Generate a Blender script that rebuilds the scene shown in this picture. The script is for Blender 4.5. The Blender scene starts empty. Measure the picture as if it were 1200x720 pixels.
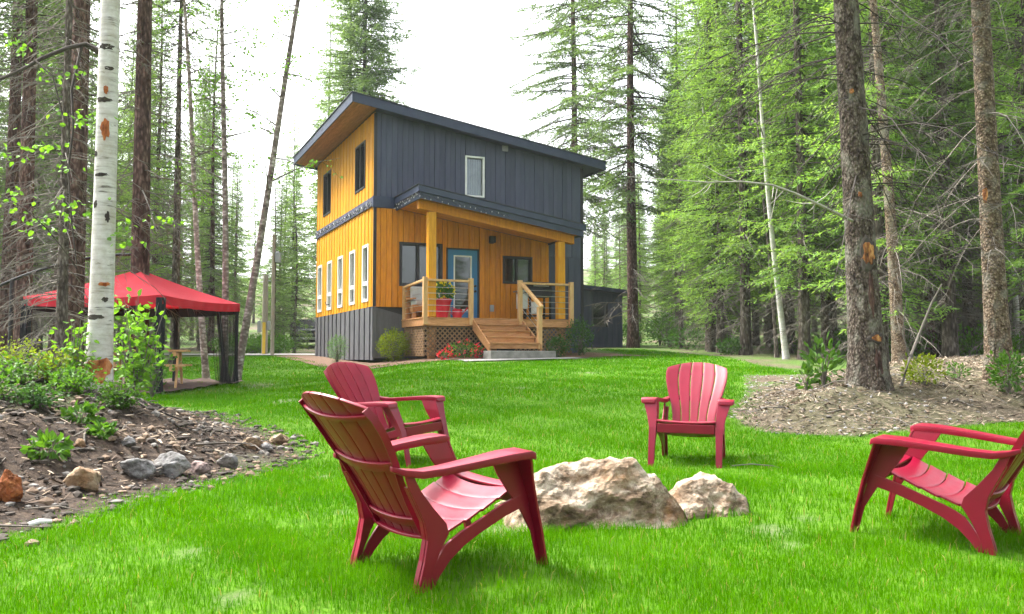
import bpy, bmesh, math, random
import numpy as np
from mathutils import Vector, Matrix, noise as mnoise

random.seed(7)
RNG = np.random.default_rng(11)
R = math.radians
scene = bpy.context.scene
COL = scene.collection

# ------------------------------------------------------------------ camera
F = 1056.0                       # focal length in pixels of the 1200 px wide photograph
PITCH = math.atan(60.0 / F)
cam_d = bpy.data.cameras.new('camera')
cam_d.sensor_width = 36.0
cam_d.lens = 36.0 * F / 1200.0
cam_d.clip_start = 0.05
cam_d.clip_end = 2000
cam = bpy.data.objects.new('camera', cam_d)
COL.objects.link(cam)
EYE = 1.0
cam.location = (0, 0, EYE)
cam.rotation_euler = (R(90) + PITCH, 0, 0)
scene.camera = cam

# ------------------------------------------------------------------ sky and sun
SUN_EL, SUN_AZ = R(55), R(-62)      # azimuth measured clockwise from +Y (the viewing direction)
w = bpy.data.worlds.new('World'); scene.world = w; w.use_nodes = True
nt = w.node_tree
sky = nt.nodes.new('ShaderNodeTexSky'); sky.sky_type = 'NISHITA'; sky.sun_disc = False
sky.sun_elevation = SUN_EL; sky.sun_rotation = SUN_AZ
sky.air_density = 1.0; sky.dust_density = 5.0; sky.ozone_density = 1.0
bw = nt.nodes.new('ShaderNodeRGBToBW')
mixw = nt.nodes.new('ShaderNodeMix'); mixw.data_type = 'RGBA'; mixw.inputs[0].default_value = 0.82
nt.links.new(sky.outputs[0], bw.inputs[0])
nt.links.new(sky.outputs[0], mixw.inputs[6]); nt.links.new(bw.outputs[0], mixw.inputs[7])
bg = nt.nodes['Background']; bg.inputs['Strength'].default_value = 0.15
nt.links.new(mixw.outputs[2], bg.inputs['Color'])
sd = bpy.data.lights.new('sun', 'SUN'); sd.energy = 1.9; sd.angle = R(12); sd.color = (1.0, 0.95, 0.87)
sun = bpy.data.objects.new('sun', sd); COL.objects.link(sun)
sdir = Vector((math.sin(SUN_AZ) * math.cos(SUN_EL), math.cos(SUN_AZ) * math.cos(SUN_EL), math.sin(SUN_EL)))
sun.rotation_euler = sdir.to_track_quat('Z', 'Y').to_euler()
sun.location = (-20, -10, 40)
scene.view_settings.view_transform = 'Standard'
scene.view_settings.look = 'None'
scene.view_settings.gamma = 1
scene.view_settings.exposure = 2.6
scene.render.engine = 'CYCLES'
cy = scene.cycles
cy.use_denoising = True
cy.max_bounces = 6; cy.diffuse_bounces = 3; cy.glossy_bounces = 3; cy.transmission_bounces = 4; cy.transparent_max_bounces = 12
cy.caustics_reflective = False; cy.caustics_refractive = False
cy.use_adaptive_sampling = True; cy.adaptive_threshold = 0.02

# ------------------------------------------------------------------ materials
MATS = {}
def new_mat(name):
    m = bpy.data.materials.new(name); m.use_nodes = True
    MATS[name] = m
    return m, m.node_tree.nodes, m.node_tree.links, m.node_tree.nodes['Principled BSDF']

def ramp(nodes, stops, interp='LINEAR'):
    r = nodes.new('ShaderNodeValToRGB'); r.color_ramp.interpolation = interp
    e = r.color_ramp.elements
    while len(e) < len(stops): e.new(0.5)
    for k, (p, c) in enumerate(stops):
        e[k].position = p; e[k].color = (*c, 1) if len(c) == 3 else c
    return r

def noisemat(name, stops, scale=8, detail=5, rough=0.75, bump=0.0, bump_scale=None, stretch=(1, 1, 1), spec=0.3,
             coords='Object', randcol=0.0, metallic=0.0, bump_dist=0.01, nrough=0.6):
    m, n, l, b = new_mat(name)
    tc = n.new('ShaderNodeTexCoord'); mp = n.new('ShaderNodeMapping'); mp.inputs['Scale'].default_value = stretch
    l.new(tc.outputs[coords], mp.inputs[0])
    vec = mp.outputs[0]
    if randcol:
        oi = n.new('ShaderNodeObjectInfo'); ad = n.new('ShaderNodeVectorMath'); ad.operation = 'ADD'
        sc = n.new('ShaderNodeMath'); sc.operation = 'MULTIPLY'; sc.inputs[1].default_value = 37.0
        l.new(oi.outputs['Random'], sc.inputs[0]); l.new(mp.outputs[0], ad.inputs[0]); l.new(sc.outputs[0], ad.inputs[1])
        vec = ad.outputs[0]
    nz = n.new('ShaderNodeTexNoise'); nz.inputs['Scale'].default_value = scale; nz.inputs['Detail'].default_value = detail
    nz.inputs['Roughness'].default_value = nrough
    l.new(vec, nz.inputs['Vector'])
    r = ramp(n, stops); l.new(nz.outputs['Fac'], r.inputs[0])
    out = r.outputs[0]
    if randcol:
        hs = n.new('ShaderNodeHueSaturation')
        mr = n.new('ShaderNodeMapRange'); mr.inputs[3].default_value = 1 - randcol; mr.inputs[4].default_value = 1 + randcol
        l.new(oi.outputs['Random'], mr.inputs[0]); l.new(mr.outputs[0], hs.inputs['Value']); l.new(out, hs.inputs['Color'])
        out = hs.outputs[0]
    l.new(out, b.inputs['Base Color'])
    b.inputs['Roughness'].default_value = rough; b.inputs['Specular IOR Level'].default_value = spec
    b.inputs['Metallic'].default_value = metallic
    if bump:
        nb = n.new('ShaderNodeTexNoise'); nb.inputs['Scale'].default_value = bump_scale or scale * 2
        nb.inputs['Detail'].default_value = 6
        l.new(vec, nb.inputs['Vector'])
        bp = n.new('ShaderNodeBump'); bp.inputs['Strength'].default_value = bump; bp.inputs['Distance'].default_value = bump_dist
        l.new(nb.outputs['Fac'], bp.inputs['Height']); l.new(bp.outputs[0], b.inputs['Normal'])
    return m

def leafmat(name, c0, c1, trans=0.35, randamt=0.25, nscale=1.5, rough=0.55, spec=0.25, tmul=(1.3, 1.25, 0.6)):
    m, n, l, b = new_mat(name)
    oi = n.new('ShaderNodeObjectInfo')
    geo = n.new('ShaderNodeNewGeometry')
    nz = n.new('ShaderNodeTexNoise'); nz.inputs['Scale'].default_value = nscale; nz.inputs['Detail'].default_value = 3
    l.new(geo.outputs['Position'], nz.inputs['Vector'])
    mr0 = n.new('ShaderNodeMapRange'); mr0.inputs[1].default_value = 0.3; mr0.inputs[2].default_value = 0.7
    l.new(nz.outputs['Fac'], mr0.inputs[0])
    ad = n.new('ShaderNodeMath'); ad.operation = 'MULTIPLY_ADD'; ad.inputs[1].default_value = 0.45
    rp = n.new('ShaderNodeMath'); rp.operation = 'MULTIPLY'; rp.inputs[1].default_value = 0.55
    l.new(geo.outputs['Random Per Island'], rp.inputs[0])
    l.new(mr0.outputs[0], ad.inputs[0]); l.new(rp.outputs[0], ad.inputs[2])
    mx = n.new('ShaderNodeMix'); mx.data_type = 'RGBA'
    mx.inputs[6].default_value = (*c0, 1); mx.inputs[7].default_value = (*c1, 1)
    l.new(ad.outputs[0], mx.inputs[0])
    hs = n.new('ShaderNodeHueSaturation')
    mr = n.new('ShaderNodeMapRange'); mr.inputs[3].default_value = 1 - randamt; mr.inputs[4].default_value = 1 + randamt
    l.new(oi.outputs['Random'], mr.inputs[0]); l.new(mr.outputs[0], hs.inputs['Value'])
    l.new(mx.outputs[2], hs.inputs['Color'])
    l.new(hs.outputs[0], b.inputs['Base Color'])
    b.inputs['Roughness'].default_value = rough; b.inputs['Specular IOR Level'].default_value = spec
    tr = n.new('ShaderNodeBsdfTranslucent')
    tm = n.new('ShaderNodeMix'); tm.data_type = 'RGBA'; tm.blend_type = 'MULTIPLY'; tm.inputs[0].default_value = 1.0
    tm.inputs[7].default_value = (*tmul, 1); l.new(hs.outputs[0], tm.inputs[6]); l.new(tm.outputs[2], tr.inputs['Color'])
    ms = n.new('ShaderNodeMixShader'); ms.inputs[0].default_value = trans
    l.new(b.outputs[0], ms.inputs[1]); l.new(tr.outputs[0], ms.inputs[2])
    l.new(ms.outputs[0], n['Material Output'].inputs['Surface'])
    return m

def plain(name, c, rough=0.6, spec=0.3, metallic=0.0, var=0.06, scale=6, bump=0.05):
    d = tuple(max(0, x * (1 - var)) for x in c); e = tuple(x * (1 + var) for x in c)
    return noisemat(name, [(0.3, d), (0.7, e)], scale=scale, rough=rough, spec=spec, metallic=metallic, bump=bump, bump_scale=scale * 6)

# ------------------------------------------------------------------ mesh helpers
def link(o, parent=None):
    COL.objects.link(o)
    if parent is not None: o.parent = parent
    return o

def mesh_obj(name, verts, faces, mat, parent=None, smooth=False, matidx=None):
    me = bpy.data.meshes.new(name)
    me.from_pydata([tuple(v) for v in verts], [], faces)
    for mm in (mat if isinstance(mat, (list, tuple)) else [mat]):
        me.materials.append(MATS[mm])
    if matidx is not None:
        me.polygons.foreach_set('material_index', np.asarray(matidx, dtype=np.int32))
    if smooth:
        me.polygons.foreach_set('use_smooth', np.ones(len(me.polygons), dtype=bool))
    me.update()
    return link(bpy.data.objects.new(name, me), parent)

def big_mesh(name, V, loops, sizes, mats, midx=None, smooth=False):
    """numpy mesh: V (n,3), loops flat vertex indices, sizes per face"""
    me = bpy.data.meshes.new(name)
    me.vertices.add(len(V)); me.vertices.foreach_set('co', np.ascontiguousarray(V, dtype=np.float32).ravel())
    me.loops.add(len(loops)); me.loops.foreach_set('vertex_index', np.ascontiguousarray(loops, dtype=np.int32))
    me.polygons.add(len(sizes))
    starts = np.concatenate([[0], np.cumsum(sizes)[:-1]]).astype(np.int32)
    me.polygons.foreach_set('loop_start', starts)
    for mm in mats: me.materials.append(MATS[mm])
    if midx is not None: me.polygons.foreach_set('material_index', np.ascontiguousarray(midx, dtype=np.int32))
    me.polygons.foreach_set('use_smooth', np.full(len(sizes), smooth, dtype=bool))
    me.update(calc_edges=True); me.validate()
    return me

class MB:
    """collects shapes into one mesh"""
    def __init__(s): s.v = []; s.f = []; s.m = []
    def add(s, verts, faces, mi=0):
        o = len(s.v); s.v += [tuple(p) for p in verts]; s.f += [tuple(i + o for i in q) for q in faces]; s.m += [mi] * len(faces)
    def box(s, x0, x1, y0, y1, z0, z1, mi=0):
        s.add([(x0, y0, z0), (x1, y0, z0), (x1, y1, z0), (x0, y1, z0), (x0, y0, z1), (x1, y0, z1), (x1, y1, z1), (x0, y1, z1)],
              [(0, 3, 2, 1), (4, 5, 6, 7), (0, 1, 5, 4), (1, 2, 6, 5), (2, 3, 7, 6), (3, 0, 4, 7)], mi)
    def loft(s, rings, mi=0, cap=True):
        n = len(rings[0]); o = len(s.v)
        for r in rings: s.v += [tuple(p) for p in r]
        fs = []
        for k in range(len(rings) - 1):
            for j in range(n):
                a = o + k * n + j; b = o + k * n + (j + 1) % n
                fs.append((a, b, b + n, a + n))
        if cap:
            fs.append(tuple(o + j for j in reversed(range(n)))); fs.append(tuple(o + (len(rings) - 1) * n + j for j in range(n)))
        s.f += fs; s.m += [mi] * len(fs)
    def tube(s, pts, rads, n=6, mi=0, cap=True):
        pts = [Vector(p) for p in pts]; rings = []
        up = Vector((0, 0, 1))
        for i, p in enumerate(pts):
            d = (pts[min(i + 1, len(pts) - 1)] - pts[max(i - 1, 0)])
            if d.length < 1e-9: d = Vector((0, 0, 1))
            d.normalize()
            a = d.cross(up) if abs(d.dot(up)) < 0.95 else d.cross(Vector((1, 0, 0)))
            a.normalize(); b = d.cross(a)
            r = rads[i] if hasattr(rads, '__len__') else rads
            rings.append([p + (a * math.cos(2 * math.pi * k / n) + b * math.sin(2 * math.pi * k / n)) * r for k in range(n)])
        s.loft(rings, mi, cap)
    def build(s, name, mat, parent=None, smooth=False, bevel=0.0, segs=2):
        o = mesh_obj(name, s.v, s.f, mat, parent, smooth, s.m)
        fix(o.data, bevel, segs, smooth)
        return o

def fix(me, bevel=0, segs=2, smooth=False):
    bm = bmesh.new(); bm.from_mesh(me)
    bmesh.ops.recalc_face_normals(bm, faces=bm.faces)
    if bevel:
        es = [e for e in bm.edges if len(e.link_faces) == 2 and e.calc_face_angle(0) > 0.5]
        bmesh.ops.bevel(bm, geom=es, offset=bevel, segments=segs, profile=0.6, affect='EDGES', clamp_overlap=True)
    if smooth:
        for f in bm.faces: f.smooth = True
        for e in bm.edges:
            if len(e.link_faces) == 2 and e.calc_face_angle(0) > 0.9: e.smooth = False
    bm.to_mesh(me); bm.free(); me.update()

def box_obj(name, mat, parent, x0, x1, y0, y1, z0, z1, bevel=0.0):
    b = MB(); b.box(min(x0, x1), max(x0, x1), min(y0, y1), max(y0, y1), min(z0, z1), max(z0, z1))
    return b.build(name, mat, parent, bevel=bevel)

def tag(o, label=None, cat=None, group=None, kind=None):
    if label: o['label'] = label
    if cat: o['category'] = cat
    if group: o['group'] = group
    if kind: o['kind'] = kind
    return o

def empty(name, loc=(0, 0, 0), rz=0):
    o = bpy.data.objects.new(name, None); o.empty_display_size = 0.2
    o.location = loc; o.rotation_euler = (0, 0, rz)
    COL.objects.link(o); return o

def kids(o): return [c for c in bpy.data.objects if c.parent is o]
def copy_tree(o, parent=None, table=None):
    if table is None:
        table = {}
        for c in bpy.data.objects:
            if c.parent: table.setdefault(c.parent.name, []).append(c)
    c = o.copy(); COL.objects.link(c); c.parent = parent
    for ch in table.get(o.name, []): copy_tree(ch, c, table)
    return c

# ------------------------------------------------------------------ terrain shape
def smooth01(t): t = np.clip(t, 0, 1); return t * t * (3 - 2 * t)
YR = [-20, 0, 3.5, 5, 8.3, 10.5, 13, 24, 26, 30, 36, 50, 80, 120, 190]
ZR = [-0.12, -0.12, -0.05, 0.03, 0.075, 0.22, 0.40, 0.98, 1.06, 1.2, 1.42, 1.9, 4.5, 10.0, 20.0]
YL = [-20, 0, 3.5, 8, 12, 17, 20, 28, 32, 36, 50, 80, 120, 190]
ZL = [-0.12, -0.12, -0.07, 0.12, 0.2, 0.32, 0.43, 0.87, 1.03, 1.13, 1.3, 3.5, 9.0, 18.0]
def base_h(x, y):
    x = np.asarray(x, dtype=float); y = np.asarray(y, dtype=float)
    wl = smooth01((-x - 1.2) / 4.2)
    zr_ = sum(np.interp(y + o_, YR, ZR) for o_ in np.linspace(-.8, .8, 9)) / 9
    return zr_ * (1 - wl) + np.interp(y, YL, ZL) * wl

def ray(px, py):
    u = (px - 600) / F; v = (360 - py) / F
    return Vector((u, math.cos(PITCH) - v * math.sin(PITCH), math.sin(PITCH) + v * math.cos(PITCH)))
def hit(px, py, fn):
    r = ray(px, py); lo = None; t = 1.0
    while t < 150:
        p = r * t
        if EYE + p.z < float(fn(p.x, p.y)):
            lo = t - 0.1; break
        t += 0.1
    if lo is None: return None
    hi = t
    for _ in range(20):
        m = (lo + hi) / 2; p = r * m
        if EYE + p.z < float(fn(p.x, p.y)): hi = m
        else: lo = m
    p = r * hi
    return (p.x, p.y)
def at_depth(px, py, d):
    r = ray(px, py); p = r * (d / r.y)
    return Vector((p.x, p.y, EYE + p.z))

def pxs(lst): return [hit(a, b, base_h) for a, b in lst]
LEFT_EDGE = pxs([(0, 632), (100, 603), (200, 577), (300, 551), (352, 530), (335, 515), (255, 490), (205, 478)])
LAWN = [(-3.4, 1.0), (-3.05, 4.0)] + LEFT_EDGE + [(-6.9, 14.6), (-10.2, 16.6), (-11.5, 22), (-11.5, 32.0), (-8.8, 34.5), (-5.3, 26.6), (-4.3, 24.9),
        (-3.0, 24.0), (-0.4, 22.9), (1.5, 23.6), (2.9, 26.2), (3.6, 29.0), (3.1, 33.5), (4.9, 33), (5.9, 25), (5.95, 18.2),
        (4.7, 18), (3.45, 13.2), (2.72, 11.2), (2.82, 10.1), (3.7, 9.7), (5.0, 10.5), (6.3, 10.9), (15, 12.6), (15, 1.0)]
LAWN = np.array(LAWN)
LMOUND = np.array([(-3.4, 1.0), (-3.05, 4.0)] + LEFT_EDGE + [(-6.9, 14.6), (-10.2, 16.6), (-16, 16), (-22, 8), (-16, 1)])
RMOUND = np.array([(2.72, 11.2), (2.82, 10.1), (3.7, 9.7), (5.0, 10.5), (6.3, 10.9), (15, 12.6), (22, 18), (14, 24), (6.0, 18.2), (3.45, 13.2)])

def inside(poly, x, y):
    x = np.asarray(x, float); y = np.asarray(y, float); c = np.zeros(x.shape, bool)
    n = len(poly)
    for i in range(n):
        x0, y0 = poly[i]; x1, y1 = poly[(i + 1) % n]
        if y0 == y1: continue
        cond = ((y0 > y) != (y1 > y)) & (x < (x1 - x0) * (y - y0) / (y1 - y0) + x0)
        c ^= cond
    return c
def edge_dist(poly, x, y):
    x = np.asarray(x, float); y = np.asarray(y, float); d = np.full(x.shape, 1e9)
    n = len(poly)
    for i in range(n):
        x0, y0 = poly[i]; x1, y1 = poly[(i + 1) % n]
        dx, dy = x1 - x0, y1 - y0
        t = np.clip(((x - x0) * dx + (y - y0) * dy) / (dx * dx + dy * dy + 1e-12), 0, 1)
        d = np.minimum(d, np.hypot(x - x0 - t * dx, y - y0 - t * dy))
    return d
def sdist(poly, x, y):
    d = edge_dist(poly, x, y)
    return np.where(inside(poly, x, y), d, -d)
def wob(x, y, s, seed=0.0):
    return (np.sin(x * s + seed) * np.cos(y * s * 1.13 + seed * 2.1) + 0.6 * np.sin(x * s * 2.3 + 1.7 + seed) * np.sin(y * s * 2.1 + 0.4)
            + 0.35 * np.sin(x * s * 4.7 + y * s * 3.9 + seed * 3))
def H(x, y):
    x = np.asarray(x, float); y = np.asarray(y, float)
    z = base_h(x, y)
    dl = sdist(LMOUND, x, y); dr = sdist(RMOUND, x, y)
    z = z + 0.62 * smooth01(dl / 2.3) * (1 + 0.10 * wob(x, y, 2.0)) * np.where(y > 3, 1, 1)
    z = z + 0.32 * smooth01(dr / 1.8) * (1 + 0.10 * wob(x, y, 1.6, 2))
    rough = np.clip(-sdist(LAWN, x, y), 0, 0.6) / 0.6
    rough = rough * (1 - smooth01((y - 15) / 8)) * (1 - smooth01((np.abs(x) - 7) / 4))
    z = z + rough * (0.03 * wob(x, y, 3.1, 1) + 0.018 * wob(x, y, 8.3, 4)) + 0.012 * wob(x, y, 1.1, 5) * (1 - smooth01((y - 20) / 8))
    return z
def G(x, y): return float(H(x, y))
def px_ground(px, py):
    a = hit(px, py, H)
    return Vector((a[0], a[1], G(*a)))

# ---- ground sheet
def grid_axis(lo, hi, fine_lo, fine_hi, step, grow=1.12):
    a = list(np.arange(fine_lo, fine_hi + 1e-6, step)); s = step; v = fine_hi
    while v < hi: s *= grow; v += s; a.append(v)
    s = step; v = fine_lo
    while v > lo: s *= grow; v -= s; a.insert(0, v)
    return np.array(a)
gx = grid_axis(-170, 170, -8, 9, 0.11); gy = grid_axis(-40, 190, 2.5, 20, 0.11)
XX, YY = np.meshgrid(gx, gy)
x_ = XX.ravel(); y_ = YY.ravel()
near = (np.abs(x_) < 40) & (y_ < 60)
zz = base_h(x_, y_); zz[near] = H(x_[near], y_[near])
nx, ny = len(gx), len(gy)
ii = np.arange(nx * ny).reshape(ny, nx)
q = np.stack([ii[:-1, :-1], ii[:-1, 1:], ii[1:, 1:], ii[1:, :-1]], -1).reshape(-1, 4)

# ground material: lawn soil / forest litter / raw earth, driven by stored masks
m, n, l, b = new_mat('ground')
tc = n.new('ShaderNodeTexCoord')
def nz(scale, detail=6, rough=0.65, vec=None):
    t = n.new('ShaderNodeTexNoise'); t.inputs['Scale'].default_value = scale; t.inputs['Detail'].default_value = detail
    t.inputs['Roughness'].default_value = rough; l.new(vec or tc.outputs['Object'], t.inputs['Vector']); return t.outputs['Fac']
litter = ramp(n, [(0.27, (0.028, 0.021, 0.015)), (0.45, (0.085, 0.064, 0.046)), (0.6, (0.17, 0.135, 0.10)), (0.78, (0.30, 0.25, 0.195))])
l.new(nz(9, 12, 0.78), litter.inputs[0])
green = ramp(n, [(0.35, (0.04, 0.075, 0.015)), (0.7, (0.10, 0.18, 0.03))]); l.new(nz(14, 8), green.inputs[0])
gmask = ramp(n, [(0.40, (0, 0, 0)), (0.54, (1, 1, 1))]); l.new(nz(0.35, 5), gmask.inputs[0])
at_s = n.new('ShaderNodeAttribute'); at_s.attribute_name = 'litter_green'
mg = n.new('ShaderNodeMath'); mg.operation = 'MULTIPLY'; l.new(gmask.outputs[0], mg.inputs[0]); l.new(at_s.outputs['Fac'], mg.inputs[1])
mx1 = n.new('ShaderNodeMix'); mx1.data_type = 'RGBA'; l.new(mg.outputs[0], mx1.inputs[0]); l.new(litter.outputs[0], mx1.inputs[6]); l.new(green.outputs[0], mx1.inputs[7])
earth = ramp(n, [(0.28, (0.012, 0.009, 0.007)), (0.46, (0.036, 0.026, 0.020)), (0.6, (0.085, 0.062, 0.046)), (0.78, (0.19, 0.15, 0.115))])
l.new(nz(11, 14, 0.75), earth.inputs[0])
at_e = n.new('ShaderNodeAttribute'); at_e.attribute_name = 'raw_earth'
mx2 = n.new('ShaderNodeMix'); mx2.data_type = 'RGBA'; l.new(at_e.outputs['Fac'], mx2.inputs[0]); l.new(mx1.outputs[2], mx2.inputs[6]); l.new(earth.outputs[0], mx2.inputs[7])
soil = ramp(n, [(0.3, (0.04, 0.10, 0.004)), (0.55, (0.075, 0.18, 0.006)), (0.75, (0.12, 0.20, 0.02))]); l.new(nz(7, 8), soil.inputs[0])
at_l = n.new('ShaderNodeAttribute'); at_l.attribute_name = 'lawn'
mx3 = n.new('ShaderNodeMix'); mx3.data_type = 'RGBA'; l.new(at_l.outputs['Fac'], mx3.inputs[0]); l.new(mx2.outputs[2], mx3.inputs[6]); l.new(soil.outputs[0], mx3.inputs[7])
bare = ramp(n, [(0.3, (0.09, 0.095, 0.05)), (0.7, (0.19, 0.195, 0.13))]); l.new(nz(30, 8), bare.inputs[0])
at_b = n.new('ShaderNodeAttribute'); at_b.attribute_name = 'bare'
mx4 = n.new('ShaderNodeMix'); mx4.data_type = 'RGBA'; l.new(at_b.outputs['Fac'], mx4.inputs[0]); l.new(mx3.outputs[2], mx4.inputs[6]); l.new(bare.outputs[0], mx4.inputs[7])
l.new(mx4.outputs[2], b.inputs['Base Color']); b.inputs['Roughness'].default_value = 0.95; b.inputs['Specular IOR Level'].default_value = 0.15
bp = n.new('ShaderNodeBump'); bp.inputs['Strength'].default_value = 0.9; bp.inputs['Distance'].default_value = 0.05
l.new(nz(14, 12, 0.7), bp.inputs['Height']); l.new(bp.outputs[0], b.inputs['Normal'])

BARE = [(px_ground(a, c), r) for a, c, r in [(222, 648, .10), (270, 702, .09), (588, 622, .18), (905, 622, .16), (925, 640, .10), (300, 452, .6), (335, 470, .3), (940, 608, .08), (400, 600, .07), (700, 665, .06), (380, 560, .10), (760, 480, .12), (690, 437, .3), (610, 455, .2), (290, 540, .25)]]
def bare_mask(x, y):
    v = np.zeros(np.shape(x))
    for p, r in BARE:
        rx = r; ry = r * (1.0 + p.y * 0.03)
        d = np.hypot((x - p.x) / rx, (y - p.y) / ry)
        v = np.maximum(v, 1 - smooth01((d - 0.35) / 0.8))
    return v
me = big_mesh('ground', np.stack([x_, y_, zz], 1), q.ravel(), np.full(len(q), 4), ['ground'], smooth=True)
sl = sdist(LAWN, x_, y_)
at = me.attributes.new('lawn', 'FLOAT', 'POINT'); at.data.foreach_set('value', smooth01((sl + 0.10 + 0.05 * wob(x_, y_, 5)) / 0.25).astype(np.float32))
re_ = np.maximum(smooth01((sdist(LMOUND, x_, y_) + 0.5) / 0.4) * (1 - smooth01((sdist(LMOUND, x_, y_) - 1.3) / 1.5)), 0)
at = me.attributes.new('raw_earth', 'FLOAT', 'POINT'); at.data.foreach_set('value', re_.astype(np.float32))
at = me.attributes.new('litter_green', 'FLOAT', 'POINT')
lg = np.where(inside(RMOUND, x_, y_), 0.2, 1.0); at.data.foreach_set('value', lg.astype(np.float32))
at = me.attributes.new('bare', 'FLOAT', 'POINT')
bb = np.where(near, bare_mask(x_, y_), 0) * 0.6
at.data.foreach_set('value', bb.astype(np.float32))
ground = link(bpy.data.objects.new('ground', me)); tag(ground, 'forest floor and lawn soil around the cabin', kind='structure')

# gravel road beyond the lawn on the left, gravel walk in front of the steps
noisemat('gravel', [(0.3, (0.15, 0.145, 0.135)), (0.5, (0.25, 0.245, 0.23)), (0.7, (0.38, 0.37, 0.35))], scale=25, detail=10, rough=0.95, bump=0.6, bump_scale=60)
def sheet(name, pts_rows, lift, mat, label):
    V = []; rows = len(pts_rows); c = len(pts_rows[0])
    for r_ in pts_rows:
        for (x, y) in r_: V.append((x, y, G(x, y) + lift))
    fs = [(i * c + j, i * c + j + 1, (i + 1) * c + j + 1, (i + 1) * c + j) for i in range(rows - 1) for j in range(c - 1)]
    o = mesh_obj(name, V, fs, mat, smooth=True); fix(o.data); tag(o, label, kind='structure'); return o
sheet('road', [[(x, y0 + 0.02 * (x + 20) ** 2 * 0.05 + dy) for x in np.linspace(-60, -7.5, 60)] for y0 in [34.4] for dy in np.linspace(0, 4.2, 10)], 0.035, 'gravel', 'pale gravel road beyond the lawn')

# ------------------------------------------------------------------ house
noisemat('wood_orange', [(0.25, (0.50, 0.155, 0.005)), (0.5, (0.68, 0.24, 0.008)), (0.75, (0.78, 0.31, 0.014))], scale=3.5, detail=6, rough=0.55, spec=0.3,
         stretch=(6, 6, 0.7), randcol=0.13, bump=0.12, bump_scale=20)
noisemat('wood_gold', [(0.25, (0.50, 0.20, 0.005)), (0.5, (0.64, 0.28, 0.008)), (0.75, (0.72, 0.35, 0.015))], scale=3.5, detail=6, rough=0.55, spec=0.3,
         stretch=(6, 6, 0.7), randcol=0.12, bump=0.12, bump_scale=20)
noisemat('wood_cedar', [(0.25, (0.30, 0.13, 0.05)), (0.5, (0.45, 0.22, 0.09)), (0.75, (0.58, 0.31, 0.14))], scale=4, detail=6, rough=0.6, spec=0.3,
         stretch=(1, 6, 6), randcol=0.15, bump=0.12, bump_scale=20)
noisemat('wood_rail', [(0.25, (0.46, 0.26, 0.11)), (0.6, (0.62, 0.38, 0.18))], scale=4, rough=0.6, stretch=(4, 4, 0.8), randcol=0.12, bump=0.1)
noisemat('wood_soffit', [(0.25, (0.26, 0.11, 0.035)), (0.6, (0.46, 0.20, 0.07))], scale=4, rough=0.6, stretch=(6, 0.6, 6), randcol=0.15, bump=0.1)
noisemat('siding_grey', [(0.3, (0.056, 0.065, 0.108)), (0.7, (0.08, 0.09, 0.143))], scale=2.2, detail=5, rough=0.6, spec=0.3, stretch=(3, 3, 0.5), randcol=0.10, bump=0.06, bump_scale=60)
noisemat('skirt_grey', [(0.3, (0.085, 0.085, 0.098)), (0.7, (0.125, 0.125, 0.14))], scale=3, rough=0.65, stretch=(3, 3, 0.5), randcol=0.12, bump=0.08)
noisemat('fascia_blue', [(0.3, (0.026, 0.036, 0.078)), (0.7, (0.040, 0.053, 0.105))], scale=3, rough=0.45, spec=0.4, randcol=0.05)
plain('trim_dark', (0.03, 0.03, 0.036), 0.5)
plain('trim_white', (0.78, 0.78, 0.76), 0.45)
plain('door_blue', (0.035, 0.19, 0.42), 0.4, var=0.08)
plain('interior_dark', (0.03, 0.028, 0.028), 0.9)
plain('curtain', (0.42, 0.46, 0.47), 0.9, var=0.15)
noisemat('concrete', [(0.3, (0.17, 0.165, 0.15)), (0.7, (0.29, 0.28, 0.26))], scale=6, rough=0.9, bump=0.3, bump_scale=30)
plain('metal_grey', (0.35, 0.36, 0.37), 0.35, metallic=0.8)
plain('steel_cable', (0.55, 0.55, 0.55), 0.3, metallic=0.9)
plain('black_paint', (0.018, 0.018, 0.02), 0.4)
plain('metal_roof', (0.05, 0.056, 0.07), 0.4)
plain('bulb', (0.85, 0.85, 0.88), 0.25)
def glass_mat(name, tint=(0.75, 0.82, 0.85), rough=0.02, boost=0.02):
    m, n, l, b = new_mat(name)
    n.remove(b)
    fr = n.new('ShaderNodeFresnel'); fr.inputs['IOR'].default_value = 1.5
    ad = n.new('ShaderNodeMath'); ad.operation = 'ADD'; ad.inputs[1].default_value = boost; ad.use_clamp = True; l.new(fr.outputs[0], ad.inputs[0])
    g = n.new('ShaderNodeBsdfGlossy'); g.inputs['Roughness'].default_value = rough
    t = n.new('ShaderNodeBsdfTransparent'); t.inputs['Color'].default_value = (*tint, 1)
    ms = n.new('ShaderNodeMixShader'); l.new(ad.outputs[0], ms.inputs[0]); l.new(t.outputs[0], ms.inputs[1]); l.new(g.outputs[0], ms.inputs[2])
    l.new(ms.outputs[0], n['Material Output'].inputs['Surface'])
glass_mat('glass')

ANG = math.atan2(0.403, 0.915)
HB = 1.04                       # house base height
house = empty('house', (-3.99, 26.0, HB), ANG)
tag(house, 'two storey cabin with orange wood and dark grey board siding and slanted roof', 'house')
WS, WT = 6.80, 8.06             # width along the front, depth
SLOPE = 0.156
def zr(s): return 8.21 - SLOPE * s     # underside of main roof above the wall line
def zp(s): return 5.36 - SLOPE * (s - 0.64)    # underside of porch roof
def L(z): return z - HB

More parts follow.
